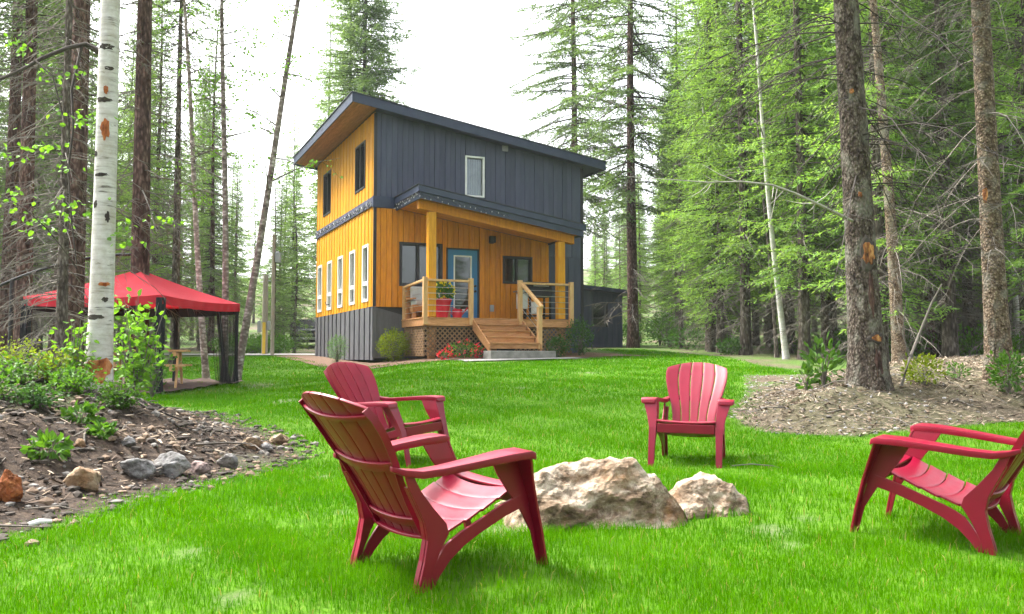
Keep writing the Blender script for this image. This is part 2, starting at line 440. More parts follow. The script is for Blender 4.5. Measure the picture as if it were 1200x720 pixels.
# solid core, its front and left faces show through the panes as dark rooms
core = MB()
a0, a1, b0, b1 = 0.16, WS - 0.002, 0.16, WT
core.add([(a0, b0, 0), (a1, b0, 0), (a1, b1, 0), (a0, b1, 0), (a0, b0, L(zr(a0)) - .02), (a1, b0, L(zr(a1)) - .02), (a1, b1, L(zr(a1)) - .02), (a0, b1, L(zr(a0)) - .02)],
         [(0, 3, 2, 1), (4, 5, 6, 7)])
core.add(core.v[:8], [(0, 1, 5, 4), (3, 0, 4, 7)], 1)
core.add(core.v[:8], [(1, 2, 6, 5), (2, 3, 7, 6)])
core.build('inner_wall', ['siding_grey', 'interior_dark'], house)

def plank_mesh_front(s0, s1, t0, t1, z0, za, zb):
    b = MB()
    b.add([(s0, t0, z0), (s1, t0, z0), (s1, t1, z0), (s0, t1, z0), (s0, t0, za), (s1, t0, zb), (s1, t1, zb), (s0, t1, za)],
          [(0, 3, 2, 1), (4, 5, 6, 7), (0, 1, 5, 4), (1, 2, 6, 5), (2, 3, 7, 6), (3, 0, 4, 7)])
    return b
def wall_front(name, mat, s0, s1, z0f, z1f, pitch, openings, gap=0.012, proud=0.014):
    """vertical planks on the front wall, cut round the openings (s0,s1,z0,z1)"""
    wl = empty(name); wl.parent = house
    cuts = set([s0, s1])
    k = s0
    while k < s1 - 0.05: cuts.add(round(k, 4)); k += pitch
    regular = sorted(cuts)
    for o_ in openings:
        for e in (o_[0], o_[1]):
            if s0 < e < s1: cuts.add(e)
    cs = sorted(cuts)
    for a, c in zip(cs[:-1], cs[1:]):
        if c - a < 0.02: continue
        idx = max(i for i, r_ in enumerate(regular) if r_ <= a + 1e-6)
        t0 = -0.022 - (proud if idx % 2 else 0)
        ga = gap / 2 if a in regular else 0; gc = gap / 2 if c in regular else 0
        spans = [(z0f(a), None)]
        lo = z0f((a + c) / 2)
        segs = []
        for o_ in sorted([o_ for o_ in openings if o_[0] < (a + c) / 2 < o_[1]], key=lambda q_: q_[2]):
            if o_[2] > lo + 0.02: segs.append((lo, o_[2], o_[2]))
            lo = o_[3]
        segs.append((lo, z1f(a), z1f(c)))
        for (q0, qa, qb) in segs:
            if qa - q0 > 0.02:
                plank_mesh_front(a + ga, c - gc, t0, 0.03, L(q0), L(qa), L(qb)).build('plank', mat, wl)
    # backing board seen in the joints
    return wl
def wall_left(name, mat, t0, t1, z0, z1, pitch, openings, gap=0.012, proud=0.014, batten=False):
    wl = empty(name); wl.parent = house
    reg = list(np.arange(t0, t1 - 0.05, pitch)) + [t1]
    reg = [round(float(r_), 4) for r_ in reg]
    cuts = set(reg)
    for o_ in openings:
        for e in (o_[0], o_[1]): cuts.add(e)
    cs = sorted(cuts)
    for a, c in zip(cs[:-1], cs[1:]):
        if c - a < 0.02: continue
        idx = max(i for i, r_ in enumerate(reg) if r_ <= a + 1e-6)
        s_out = -0.022 - (proud if idx % 2 else 0)
        ga = gap / 2 if a in reg else 0; gc = gap / 2 if c in reg else 0
        lo = z0; segs = []
        for o_ in sorted([o_ for o_ in openings if o_[0] < (a + c) / 2 < o_[1]], key=lambda q_: q_[2]):
            if o_[2] > lo + 0.02: segs.append((lo, o_[2]))
            lo = o_[3]
        segs.append((lo, z1))
        for q0, q1 in segs:
            if q1 - q0 > 0.02:
                box_obj('plank', mat, wl, s_out, 0.03, a + ga, c - gc, L(q0), L(q1))
    return wl

OW = (0.74, 2.08, 3.11, 4.41); OD = (2.20, 3.25, 2.13, 4.31); OR = (4.03, 5.04, 3.29, 4.15); OU = (2.79, 3.425, 5.90, 7.16)
wall_front('wall_upper', 'siding_grey', 0.0, WS, lambda s: 5.38 if s < 0.66 else (5.40 - SLOPE * (s - .64) if s < 5.60 else 4.2), zr, 0.165, [OU], gap=0.008, proud=0.012)
wall_front('wall_porch', 'wood_orange', 0.0, 5.62, lambda s: 2.49 if s < 0.82 else 2.13, lambda s: min(5.375, zp(s) + .02), 0.172, [OW, OD, OR])
wall_front('wall_side_strip', 'siding_grey', 5.62, WS, lambda s: 1.05, lambda s: 4.195, 0.226, [], gap=0.008, proud=0.012)
wall_front('skirt_front', 'skirt_grey', 0.0, 5.62, lambda s: 1.0, lambda s: 2.485 if s < 0.82 else 2.12, 1.4, [], gap=0.004, proud=0.0)
LW = [(t - 0.36, t + 0.36, 2.67, 4.38) for t in (0.89, 2.51, 4.15, 5.80, 7.40)]
UW = [(1.03, 2.25, 6.13, 7.60), (5.70, 6.95, 6.08, 7.62)]
wall_left('wall_left_upper', 'wood_gold', 0.0, WT, 5.70, 8.19, 0.205, UW)
wall_left('wall_left_lower', 'wood_gold', 0.0, WT, 2.50, 5.42, 0.205, LW)
wall_left('skirt_left', 'skirt_grey', 0.0, WT, 0.95, 2.495, 0.31, [], gap=0.035, proud=0.03)
# backing sheets behind the joints, cut by the openings through being narrow strips set inside
def backing(name, mat, boxes):
    b = MB()
    for bx in boxes: b.box(*bx)
    return b.build(name, mat, house)
backing('sheathing', 'trim_dark', [(0.031, 0.74, 0.031, 0.05, 0, L(8.1)), (2.08, 2.20, 0.031, 0.05, 0, L(5.4)), (3.25, 4.03, 0.031, 0.05, 0, L(5.3)), (5.04, WS, 0.031, 0.05, 0, L(7.1)),
        (0.74, 2.79, 0.031, 0.05, L(4.41), L(7.7)), (3.425, 5.04, 0.031, 0.05, L(4.32), L(7.35)), (2.79, 3.425, 0.031, 0.05, L(4.32), L(5.9)), (2.79, 3.425, 0.031, 0.05, L(7.16), L(7.6)), (0.74, 2.2, 0.031, 0.05, 0, L(3.11)), (3.25, 5.04, 0.031, 0.05, 0, L(3.29)), (4.03, 5.04, 0.031, 0.05, L(4.15), L(4.32)), (2.2, 3.25, 0.031, 0.05, 0, L(2.13)),
        (0.031, 0.05, 0.06, WT, 0, L(2.67)), (0.031, 0.05, 0.06, WT, L(4.38), L(6.08)), (0.031, 0.05, 0.06, WT, L(7.62), L(8.15))]
        + [(0.031, 0.05, c0, c1, L(2.67), L(4.38)) for c0, c1 in [(0.06, 0.53), (1.25, 2.15), (2.87, 3.79), (4.51, 5.44), (6.16, 7.04), (7.76, WT)]]
        + [(0.031, 0.05, c0, c1, L(6.08), L(7.62)) for c0, c1 in [(0.06, 1.03), (2.25, 5.70), (6.95, WT)]])
# trims
box_obj('corner_trim', 'trim_dark', house, -0.045, 0.045, -0.048, 0.0, L(2.50), L(8.16))
box_obj('corner_trim', 'trim_dark', house, WS - 0.05, WS + 0.04, -0.045, 0.04, L(1.0), L(7.1))
box_obj('corner_trim', 'skirt_grey', house, -0.06, 0.05, -0.05, 0.045, 0, L(2.485))
box_obj('band', 'siding_grey', house, -0.07, 0.03, 0.0, WT, L(5.425), L(5.695))
bf = MB(); bf.box(-0.07, 0.70, -0.07, 0.0, L(5.38), L(5.71)); bf.build('band', 'fascia_blue', house)

def window_front(op, kind, frame_mat, fw=0.06, name='window', mull=None, curtain=None, hz=None):
    s0, s1, z0, z1 = op
    wn = empty(name); wn.parent = house
    f = MB(); t0, t1 = -0.05, 0.10
    f.box(s0, s1, t0, t1, L(z0), L(z0 + fw)); f.box(s0, s1, t0, t1, L(z1 - fw), L(z1))
    f.box(s0, s0 + fw, t0, t1, L(z0 + fw), L(z1 - fw)); f.box(s1 - fw, s1, t0, t1, L(z0 + fw), L(z1 - fw))
    for mq in (mull or []): f.box(mq - fw * .45, mq + fw * .45, t0 + .015, t1, L(z0 + fw), L(z1 - fw))
    f.build('frame', frame_mat, wn, bevel=0.004, segs=1)
    edges = [s0 + fw] + list(mull or []) + [s1 - fw]
    for a, c in zip(edges[:-1], edges[1:]):
        box_obj('pane', 'glass', wn, a, c, 0.045, 0.051, L(z0 + fw), L(z1 - fw))
    if curtain:
        cb = MB(); nn = 24
        P = [[(s0 + fw + (s1 - s0 - 2 * fw) * k / nn, 0.11 + 0.012 * math.sin(k * 1.9), L(zq)) for zq in (z0 + fw, z1 - fw)] for k in range(nn + 1)]
        cb.add([p for r_ in P for p in r_], [(2 * k, 2 * k + 2, 2 * k + 3, 2 * k + 1) for k in range(nn)])
        cb.build('curtain', 'curtain', wn)
    return wn
window_front(OW, 'w', 'trim_dark', 0.085, mull=[1.32])
window_front(OR, 'w', 'trim_dark', 0.075, mull=[4.52])
window_front(OU, 'w', 'trim_white', 0.055, curtain=True)
def window_left(op, frame_mat, fw, sill=None, mull=None, curtain=False):
    t0, t1, z0, z1 = op
    wn = empty('window'); wn.parent = house
    f = MB(); a, c = -0.05, 0.10
    f.box(a, c, t0, t1, L(z0), L(z0 + fw)); f.box(a, c, t0, t1, L(z1 - fw), L(z1))
    f.box(a, c, t0, t0 + fw, L(z0 + fw), L(z1 - fw)); f.box(a, c, t1 - fw, t1, L(z0 + fw), L(z1 - fw))
    if sill: f.box(a + .01, c, t0 + fw, t1 - fw, L(sill - fw * .7), L(sill + fw * .7))
    if mull: f.box(a + .01, c, mull - fw * .5, mull + fw * .5, L(z0 + fw), L(z1 - fw))
    f.build('frame', frame_mat, wn, bevel=0.004, segs=1)
    if sill:
        box_obj('pane', 'glass', wn, 0.045, 0.051, t0 + fw, t1 - fw, L(z0 + fw), L(sill - fw * .7)); box_obj('pane', 'glass', wn, 0.045, 0.051, t0 + fw, t1 - fw, L(sill + fw * .7), L(z1 - fw))
        box_obj('curtain', 'curtain', wn, 0.10, 0.105, t0 + fw, t1 - fw, L(sill + fw * .7), L(z1 - fw))
    else:
        box_obj('pane', 'glass', wn, 0.045, 0.051, t0 + fw, t1 - fw, L(z0 + fw), L(z1 - fw))
    return wn
for k, op in enumerate(LW): window_left(op, 'trim_white', 0.085, sill=3.22)
for op in UW: window_left(op, 'trim_dark', 0.07, mull=(op[0] + op[1]) / 2)
# small crank handle below one of the tall windows
hb = MB(); hb.tube([(-0.05, 5.72, L(2.86)), (-0.16, 5.72, L(2.84)), (-0.2, 5.6, L(2.93))], 0.02); hb.build('tap', 'black_paint', house)

# door
door = empty('door'); door.parent = house
f = MB(); s0, s1, z0, z1 = OD; fw = 0.045
f.box(s0, s0 + fw, -0.05, 0.10, L(z0), L(z1)); f.box(s1 - fw, s1, -0.05, 0.10, L(z0), L(z1)); f.box(s0 + fw, s1 - fw, -0.05, 0.10, L(z1 - fw), L(z1)); f.build('frame', 'trim_dark', door)
a, c, d0, d1 = s0 + fw, s1 - fw, z0 + 0.02, z1 - fw
g0, g1, h0, h1 = a + 0.19, c - 0.19, d0 + 0.28, d1 - 0.17
f = MB(); f.box(a, g0, -0.015, 0.03, L(d0), L(d1)); f.box(g1, c, -0.015, 0.03, L(d0), L(d1)); f.box(g0, g1, -0.015, 0.03, L(d0), L(h0)); f.box(g0, g1, -0.015, 0.03, L(h1), L(d1)); f.build('leaf', 'door_blue', door)
f = MB(); e = 0.04
f.box(g0, g0 + e, -0.03, 0.02, L(h0), L(h1)); f.box(g1 - e, g1, -0.03, 0.02, L(h0), L(h1)); f.box(g0 + e, g1 - e, -0.03, 0.02, L(h0), L(h0 + e)); f.box(g0 + e, g1 - e, -0.03, 0.02, L(h1 - e), L(h1)); f.build('glazing_bead', 'trim_white', door)
box_obj('pane', 'glass', door, g0 + e, g1 - e, 0.0, 0.006, L(h0 + e), L(h1 - e))
for zq in (3.02, 3.18):
    f = MB(); f.tube([(c - 0.08, -0.012, L(zq)), (c - 0.08, -0.07, L(zq))], 0.035, 10); f.build('door_handle', 'black_paint', door, smooth=True)

# roofs
roof = empty('roof'); roof.parent = house
sa, sb, ta, tb = -0.80, 7.45, -0.45, WT + 0.77
TH = 0.25
def slab(name, mat, s0, s1, t0, t1, fz, th, parent, bevel=0):
    b = MB(); b.add([(s0, t0, L(fz(s0))), (s1, t0, L(fz(s1))), (s1, t1, L(fz(s1))), (s0, t1, L(fz(s0))),
                     (s0, t0, L(fz(s0) + th)), (s1, t0, L(fz(s1) + th)), (s1, t1, L(fz(s1) + th)), (s0, t1, L(fz(s0) + th))],
                    [(0, 3, 2, 1), (4, 5, 6, 7), (0, 1, 5, 4), (1, 2, 6, 5), (2, 3, 7, 6), (3, 0, 4, 7)])
    return b.build(name, mat, parent, bevel=bevel)
zt = lambda s: 8.21 - SLOPE * s
slab('roof_deck', 'metal_roof', sa + .04, sb - .04, ta + .04, tb - .04, lambda s: zt(s) + 0.06, 0.17, roof)
slab('metal_sheet', 'metal_roof', sa - .03, sb + .03, ta - .03, tb + .03, lambda s: zt(s) + 0.235, 0.02, roof)
slab('fascia', 'fascia_blue', sa, sb, ta, ta + .038, lambda s: zt(s) - 0.03, 0.262, roof)
slab('fascia', 'fascia_blue', sa, sb, tb - .038, tb, lambda s: zt(s) - 0.03, 0.262, roof)
slab('fascia', 'fascia_blue', sa, sa + .038, ta + .039, tb - .039, lambda s: zt(s) - 0.03, 0.262, roof)
slab('fascia', 'fascia_blue', sb - .038, sb, ta + .039, tb - .039, lambda s: zt(s) - 0.03, 0.262, roof)
s = sa + .045
while s < -0.05:
    slab('soffit_board', 'wood_soffit', s, s + 0.098, ta + .045, tb - .045, lambda q_: zt(q_) + 0.03, 0.018, roof); s += 0.106
s = WS + .06
while s < sb - .12:
    slab('soffit_board', 'siding_grey', s, s + 0.098, ta + .045, tb - .045, lambda q_: zt(q_) + 0.03, 0.018, roof); s += 0.106
t = ta + .05
for k in range(4):
    slab('soffit_board', 'fascia_blue', -0.04, WS, t, t + 0.092, lambda q_: zt(q_) + 0.03, 0.018, roof); t += 0.1
pr = empty('porch_roof'); pr.parent = house
qa, qb, ra, rb = 0.62, 5.62, -2.32, -0.04
zq = lambda s: 5.32 - SLOPE * (s - 0.64)
slab('fascia', 'fascia_blue', qa, qb, ra, ra + .04, lambda s: zq(s), 0.2, pr)
slab('fascia', 'fascia_blue', qa - .05, qb + .05, ra - .06, ra - .002, lambda s: zq(s) + 0.17, 0.17, pr)
slab('fascia', 'fascia_blue', qa, qa + .04, ra + .041, rb, lambda s: zq(s), 0.2, pr)
slab('fascia', 'fascia_blue', qa - .05, qa - .002, ra, rb, lambda s: zq(s) + 0.17, 0.17, pr)
slab('fascia', 'fascia_blue', qb - .04, qb, ra + .041, rb, lambda s: zq(s), 0.2, pr)
slab('metal_sheet', 'metal_roof', qa - .08, qb + .08, ra - .09, rb, lambda s: zq(s) + 0.345, 0.02, pr)
t = ra + .045
while t < rb - .05:
    slab('soffit_board', 'wood_orange', qa + .045, qb - .045, t, min(t + 0.13, rb), lambda s: zq(s) + 0.06, 0.02, pr); t += 0.138
slab('beam', 'wood_orange', 0.72, 5.50, -1.97, -1.75, lambda s: 5.06 - SLOPE * (s - 1.0), 0.24, pr, 0.008)
for ps in (1.11, 5.09):
    box_obj('post', 'wood_gold', pr, ps - .11, ps + .11, -1.96, -1.74, L(2.14), L(5.05 - SLOPE * (ps - 1.0)), 0.008)
# ---- wall fittings
wl_ = empty('wall_light'); wl_.parent = house
box_obj('backplate', 'black_paint', wl_, 3.58, 3.72, -0.055, -0.035, L(4.5), L(4.72)); box_obj('shade', 'black_paint', wl_, 3.56, 3.74, -0.20, -0.056, L(4.52), L(4.72), 0.01)
box_obj('vent_cover', 'metal_grey', house, 4.0, 4.2, -0.08, -0.035, L(7.40), L(7.58), 0.012)
box_obj('outlet_box', 'metal_grey', house, 3.60, 3.73, -0.08, -0.035, L(2.42), L(2.62), 0.01)

# ---- deck
deck = empty('deck'); deck.parent = house
DZ = 2.12; dl, dr_, df = 0.82, 5.42, -2.05
t = df
while t < -0.10:
    box_obj('deck_board', 'wood_cedar', deck, dl - .02, dr_ + .02, t, t + 0.136, L(DZ - .035), L(DZ), 0.004); t += 0.142
box_obj('rim_board', 'wood_cedar', deck, dl, dr_, df + .012, df + .05, L(DZ - .23), L(DZ - .037))
box_obj('rim_board', 'wood_cedar', deck, dl, dl + .04, df + .051, -0.06, L(DZ - .23), L(DZ - .037))
box_obj('rim_board', 'wood_cedar', deck, dr_ - .04, dr_, df + .051, -0.06, L(DZ - .23), L(DZ - .037))
for sq in (dl + .35, 3.0, dr_ - .25):
    box_obj('support_post', 'wood_cedar', deck, sq - .09, sq + .09, df + .25, df + .43, -0.3, L(DZ - .23))
noisemat('lattice_wood', [(0.3, (0.17, 0.10, 0.05)), (0.7, (0.28, 0.175, 0.095))], scale=6, rough=0.7)
def lattice(name, u0, u1, z0, z1, place):
    b = MB(); stepw = 0.14; wd = 0.036
    for sgn, off in ((1, 0.0), (-1, 0.009)):
        k = u0 - (z1 - z0)
        while k < u1 + (z1 - z0):
            # strip along direction (1,sgn), clipped to the rectangle
            pts = []
            x0, y0 = (k, z0) if sgn > 0 else (k, z1)
            ln = z1 - z0
            ta0 = max(0, u0 - k); tb0 = min(ln, u1 - k)
            if tb0 - ta0 > 0.02:
                p0 = (k + ta0, y0 + sgn * ta0); p1 = (k + tb0, y0 + sgn * tb0)
                nx_, nz_ = -sgn * 0.7071 * wd / 2, 0.7071 * wd / 2
                q_ = [(p0[0] - nx_, p0[1] - nz_), (p1[0] - nx_, p1[1] - nz_), (p1[0] + nx_, p1[1] + nz_), (p0[0] + nx_, p0[1] + nz_)]
                b.add([place(u, off, z_) for u, z_ in q_] + [place(u, off + .008, z_) for u, z_ in q_], [(0, 1, 2, 3), (7, 6, 5, 4), (0, 4, 5, 1), (1, 5, 6, 2), (2, 6, 7, 3), (3, 7, 4, 0)])
            k += stepw
    o = b.build(name, 'lattice_wood', deck); o['kind'] = 'stuff'; return o
lattice('lattice', dl + .02, 2.6, 0.02, L(DZ - .235), lambda u, o_, z_: (u, df + .07 + o_, z_))
lattice('lattice', 3.55, dr_ - .02, 0.02, L(DZ - .235), lambda u, o_, z_: (u, df + .07 + o_, z_))
lattice('lattice', df + .1, -0.1, 0.02, L(DZ - .235), lambda u, o_, z_: (dl + .05 + o_, u, z_))
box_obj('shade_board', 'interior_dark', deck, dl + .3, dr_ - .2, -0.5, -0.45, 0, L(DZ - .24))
# railings
def post(s_, t_, z0, z1, name='rail_post'):
    box_obj(name, 'wood_rail', deck, s_ - .06, s_ + .06, t_ - .06, t_ + .06, L(z0), L(z1), 0.006)
pt = df + .05
for s_ in (dl + .06, 2.22, 3.72, dr_ - .06): post(s_, pt - 0.02 , DZ - .2, DZ + 1.10)
post(dl + .06, -0.14, DZ, DZ + .98)
def rail_bar(p0, p1, wdt=0.045, name='hand_rail', mat='wood_rail'):
    b = MB(); p0 = Vector(p0); p1 = Vector(p1); d = (p1 - p0).normalized(); sd_ = d.cross(Vector((0, 0, 1))).normalized() * wdt; u = sd_.cross(d).normalized() * 0.03
    b.loft([[p + sd_ + u, p - sd_ + u, p - sd_ - u, p + sd_ - u] for p in (p0, p1)]); return b.build(name, mat, deck, bevel=0.006)
zt_ = L(DZ + 1.02)
rail_bar((dl + .125, pt - .02, zt_), (2.155, pt - .02, zt_)); rail_bar((3.785, pt - .02, zt_), (dr_ - .125, pt - .02, zt_))
rail_bar((dl + .06, -0.205, L(DZ + .95)), (dl + .06, pt + .045, zt_))
def cable(p0, p1):
    b = MB(); b.tube([p0, p1], 0.007, 5); b.build('cable', 'steel_cable', deck)
for k in range(1, 6):
    z_ = L(DZ + 0.165 * k)
    cable((dl + .12, pt - .02, z_), (2.16, pt - .02, z_)); cable((3.78, pt - .02, z_), (dr_ - .12, pt - .02, z_)); cable((dl + .06, -0.2, z_), (dl + .06, pt + .04, z_))
# stairs
st = empty('stairs'); st.parent = house
S0, S1 = 2.30, 3.74; nstep = 4; rise = 0.175; run = 0.29
for k in range(1, nstep + 1):
    zt2 = DZ - rise * k; t1 = df - run * (k - 1) + .0
    box_obj('tread', 'wood_cedar', st, S0 + .02, S1 + .02, t1 - run - .06, t1 - .004, L(zt2 - .04), L(zt2), 0.006)
    box_obj('riser', 'wood_cedar', st, S0 + .03, S1 - .0, t1 - .022, t1 - .004, L(zt2 + .002), L(zt2 + rise - .04))
k = nstep
box_obj('riser', 'wood_cedar', st, S0 + .03, S1, df - run * nstep - .004, df - run * nstep + .014, L(DZ - rise * nstep - rise + .01), L(DZ - rise * nstep - .04))
for s_ in (S0 - .02, S1 + .045):
    b = MB(); x0, x1 = s_ - .02, s_ + .02
    prof = [(df - .005, DZ - .04), (df - .005, DZ - .34), (df - run * 4 + .06, 1.20), (df - run * 4 - .06, 1.20), (df - run * 4 - .06, DZ - rise * 4 - .05)]
    b.loft([[(x0, p[0], L(p[1])) for p in prof], [(x1, p[0], L(p[1])) for p in prof]]); b.build('stringer', 'wood_cedar', st)
sp = MB(); sp.box(S1 - .02, S1 + .10, df - run * 4 - .03, df - run * 4 + .09, L(1.25), L(DZ + .28)); sp.build('newel_post', 'wood_rail', st, bevel=0.006)
b = MB(); p0 = Vector((S1 + .04, df - .0, L(DZ + .99))); p1 = Vector((S1 + .04, df - run * 4 - .12, L(DZ + .27))); d = (p1 - p0).normalized(); u = Vector((1, 0, 0)).cross(d).normalized() * 0.035
b.loft([[p + Vector((.05, 0, 0)) + u, p - Vector((.05, 0, 0)) + u, p - Vector((.05, 0, 0)) - u, p + Vector((.05, 0, 0)) - u] for p in (p0, p1)]); b.build('hand_rail', 'wood_rail', st, bevel=0.006)
for k in range(1, 5):
    b = MB(); b.tube([(S1 + .04, df, L(DZ + .99 - .18 * k)), (S1 + .04, df - run * 4 + .0, L(DZ + .27 - .18 * k + .05))], 0.007, 5); b.build('cable', 'steel_cable', st)
def HW(s, t, z): # house local -> world
    return house.matrix_basis @ Vector((s, t, L(z)))
sl_ = MB(); sl_.box(S0 - .18, S1 + .28, df - run * 4 - .5, df - run * 4 + .06, -.25, L(1.195))
o = sl_.build('step_slab', 'concrete', None, bevel=0.02); o.location = house.location; o.rotation_euler = house.rotation_euler
tag(o, 'grey concrete slab at the foot of the porch steps', 'slab')
# gravel walk in front of the slab and mulch beds
def strip(name, pts, lift, mat, label):
    sheet(name, pts, lift, mat, label)
rows = [[tuple(HW(s_, t_, 1)[:2]) for s_ in np.linspace(1.2, 4.6, 24)] for t_ in np.linspace(df - run * 4 - 1.05, df - run * 4 - .45, 6)]
strip('gravel_path', rows, 0.03, 'gravel', 'pale gravel strip in front of the porch steps')
noisemat('mulch', [(0.25, (0.05, 0.026, 0.016)), (0.5, (0.13, 0.075, 0.048)), (0.75, (0.25, 0.165, 0.11))], scale=22, detail=10, rough=0.95, bump=0.8, bump_scale=60)
rows = [[tuple(HW(s_, t_, 1)[:2]) for s_ in np.linspace(-0.9, 7.2, 24)] for t_ in np.linspace(df - 1.25, 0.2, 12)]
strip('mulch_bed', rows, 0.022, 'mulch', 'brown mulch bed along the front of the cabin')
rows = [[tuple(HW(s_, t_, 1)[:2]) for s_ in np.linspace(-1.5, -0.0, 8)] for t_ in np.linspace(0.3, WT + 1, 24)]
strip('mulch_bed', rows, 0.022, 'mulch', 'brown mulch bed along the left side of the cabin')

# string lights
b = MB(); prev = None
def lights_on(p0, p1, nb, sag=0.0):
    for k in range(nb):
        u = (k + random.uniform(-.2, .2)) / nb
        p = Vector(p0).lerp(Vector(p1), max(0, min(1, u))) + Vector((0, 0, random.uniform(-.07, .07)))
        b.tube([p, p + Vector((random.uniform(-.01, .01), 0, -.035))], [0.007, 0.008], 5, 1)
    mid = [Vector(p0).lerp(Vector(p1), k / 40) + Vector((0, 0, 0.05 * math.sin(k * 2.3))) for k in range(41)]
    b.tube(mid, 0.008, 4, 0)
lights_on((-0.09, 0.1, L(5.56)), (-0.09, WT, L(5.56)), 70)
lights_on((-0.09, 0.1, L(5.50)), (-0.09, WT, L(5.62)), 40)
lights_on((0.56, -0.1, L(5.42)), (0.56, -2.35, L(5.42)), 22)
lights_on((0.6, -2.395, L(5.40)), (3.2, -2.395, L(5.0)), 16)
o = b.build('string_lights', ['black_paint', 'bulb'], None); o.location = house.location; o.rotation_euler = house.rotation_euler
tag(o, 'string of small white lights hung along the cabin band and porch fascia', 'string lights')

# ---- things on the porch
def on_house(name, s, t, z, rz=0):
    p = HW(s, t, z); return empty(name, p, ANG + rz)
plain('pot_red', (0.62, 0.012, 0.035), 0.35, var=0.1)
plain('cushion', (0.55, 0.56, 0.58), 0.9, var=0.08)
leafmat('flower_leaf', (0.05, 0.16, 0.02), (0.10, 0.28, 0.03), 0.3)
leafmat('flower_yellow', (0.7, 0.55, 0.02), (0.8, 0.68, 0.05), 0.3)
leafmat('flower_red', (0.55, 0.02, 0.03), (0.75, 0.06, 0.10), 0.3)
def leaf_cloud(pts, dirs, length, width, fold=0.25):
    """many folded leaves (6 verts, 2 quads); pts (n,3) dirs (n,3)"""
    n_ = len(pts); d = dirs / (np.linalg.norm(dirs, axis=1, keepdims=True) + 1e-9)
    r_ = RNG.normal(size=(n_, 3)); sd_ = np.cross(d, r_); sd_ /= (np.linalg.norm(sd_, axis=1, keepdims=True) + 1e-9)
    up = np.cross(sd_, d)
    Ln = (np.asarray(length) * RNG.uniform(0.65, 1.2, n_))[:, None]; Wd = (np.asarray(width) * RNG.uniform(0.75, 1.15, n_))[:, None] * 0.5
    V = np.stack([pts, pts + d * Ln * .3 + sd_ * Wd + up * Wd * fold, pts + d * Ln * .65 + sd_ * Wd * .85 + up * Wd * fold, pts + d * Ln - up * Ln * .08,
                  pts + d * Ln * .65 - sd_ * Wd * .85 + up * Wd * fold, pts + d * Ln * .3 - sd_ * Wd + up * Wd * fold], 1).reshape(-1, 3)
    base = np.arange(n_)[:, None] * 6
    fs = np.concatenate([base + np.array([0, 1, 2, 3]), base + np.array([0, 3, 4, 5])], 1).reshape(-1)
    return V, fs, np.full(2 * n_, 4)
def leaf_obj(name, pts, dirs, length, width, mat, parent, fold=0.25):
    V, fs, sz = leaf_cloud(np.asarray(pts, float), np.asarray(dirs, float), length, width, fold)
    return link(bpy.data.objects.new(name, big_mesh(name, V, fs, sz, [mat])), parent)
def ball_pts(n_, rx, ry, rz, cz, shell=0.55):
    d = RNG.normal(size=(n_, 3)); d /= np.linalg.norm(d, axis=1, keepdims=True)
    r_ = shell + (1 - shell) * RNG.random(n_)[:, None] ** .6
    lump = 1 + 0.22 * np.sin(d[:, :1] * 5 + 1) * np.cos(d[:, 1:2] * 6 + 2)
    p = d * r_ * lump * np.array([rx, ry, rz]); p[:, 2] += cz
    return p, d
po = on_house('flower_pot', 1.52, -1.62, DZ); tag(po, 'tall red pot of yellow flowers on the porch deck', 'flower pot')
b = MB(); rr = [(0.15, 0), (0.24, .46), (0.265, .46), (0.265, .53), (0.22, .53), (0.2, .45)]
b.loft([[(r_ * math.cos(k * math.pi / 10), r_ * math.sin(k * math.pi / 10), z_) for k in range(20)] for r_, z_ in rr]); b.build('pot', 'pot_red', po, smooth=True)
p_, d_ = ball_pts(420, .30, .26, .24, .70, .3); leaf_obj('foliage', p_, d_ + np.array([0, 0, .5]), .11, .05, 'flower_leaf', po)
p_, d_ = ball_pts(70, .32, .28, .24, .76, .85); leaf_obj('blossom', p_, d_, .09, .09, 'flower_yellow', po)
b = MB(); [b.tube([(0.02 * k, 0, .5), (0.03 * k - .12, 0.02 * k, 1.05)], 0.008, 4) for k in range(-2, 3)]; b.build('stem', 'flower_leaf', po)
wc = on_house('watering_can', 1.95, -1.66, DZ); tag(wc, 'small red watering can beside the flower pot', 'watering can')
b = MB(); b.loft([[(r_ * math.cos(k * math.pi / 8), r_ * math.sin(k * math.pi / 8), z_) for k in range(16)] for r_, z_ in [(.12, 0), (.15, .22), (.13, .25), (.06, .25)]]); b.build('can_body', 'pot_red', wc, smooth=True)
b = MB(); b.tube([(.1, 0, .06), (.24, 0, .22), (.3, 0, .3)], [.025, .02, .02], 8); b.build('spout', 'pot_red', wc)
b = MB(); b.tube([(-.12, 0, .08), (-.22, 0, .18), (-.16, 0, .30), (-.02, 0, .25)], .014, 6); b.build('can_handle', 'pot_red', wc)
so = on_house('porch_bench', 1.45, -0.55, DZ); tag(so, 'wooden porch bench with pale grey cushions behind the left railing', 'bench')
for sx in (-.52, .52):
    box_obj('leg', 'wood_cedar', so, sx - .05, sx + .05, -.35, -.27, 0, .40); box_obj('leg', 'wood_cedar', so, sx - .05, sx + .05, .25, .33, 0, .82)
    box_obj('arm', 'wood_cedar', so, sx - .06, sx + .06, -.36, .33, .56, .60, .01)
box_obj('seat', 'wood_cedar', so, -.47, .47, -.36, .30, .22, .40, .01)
box_obj('cushion', 'cushion', so, -.46, .46, -.34, .22, .402, .54, .04); box_obj('cushion', 'cushion', so, -.46, .46, .12, .28, .545, .96, .05)
box_obj('backrest', 'wood_cedar', so, -.47, .47, .29, .33, .40, .86, .01)
gr = on_house('barbecue', 4.72, -1.05, DZ); tag(gr, 'black gas barbecue behind the right porch railing', 'barbecue')
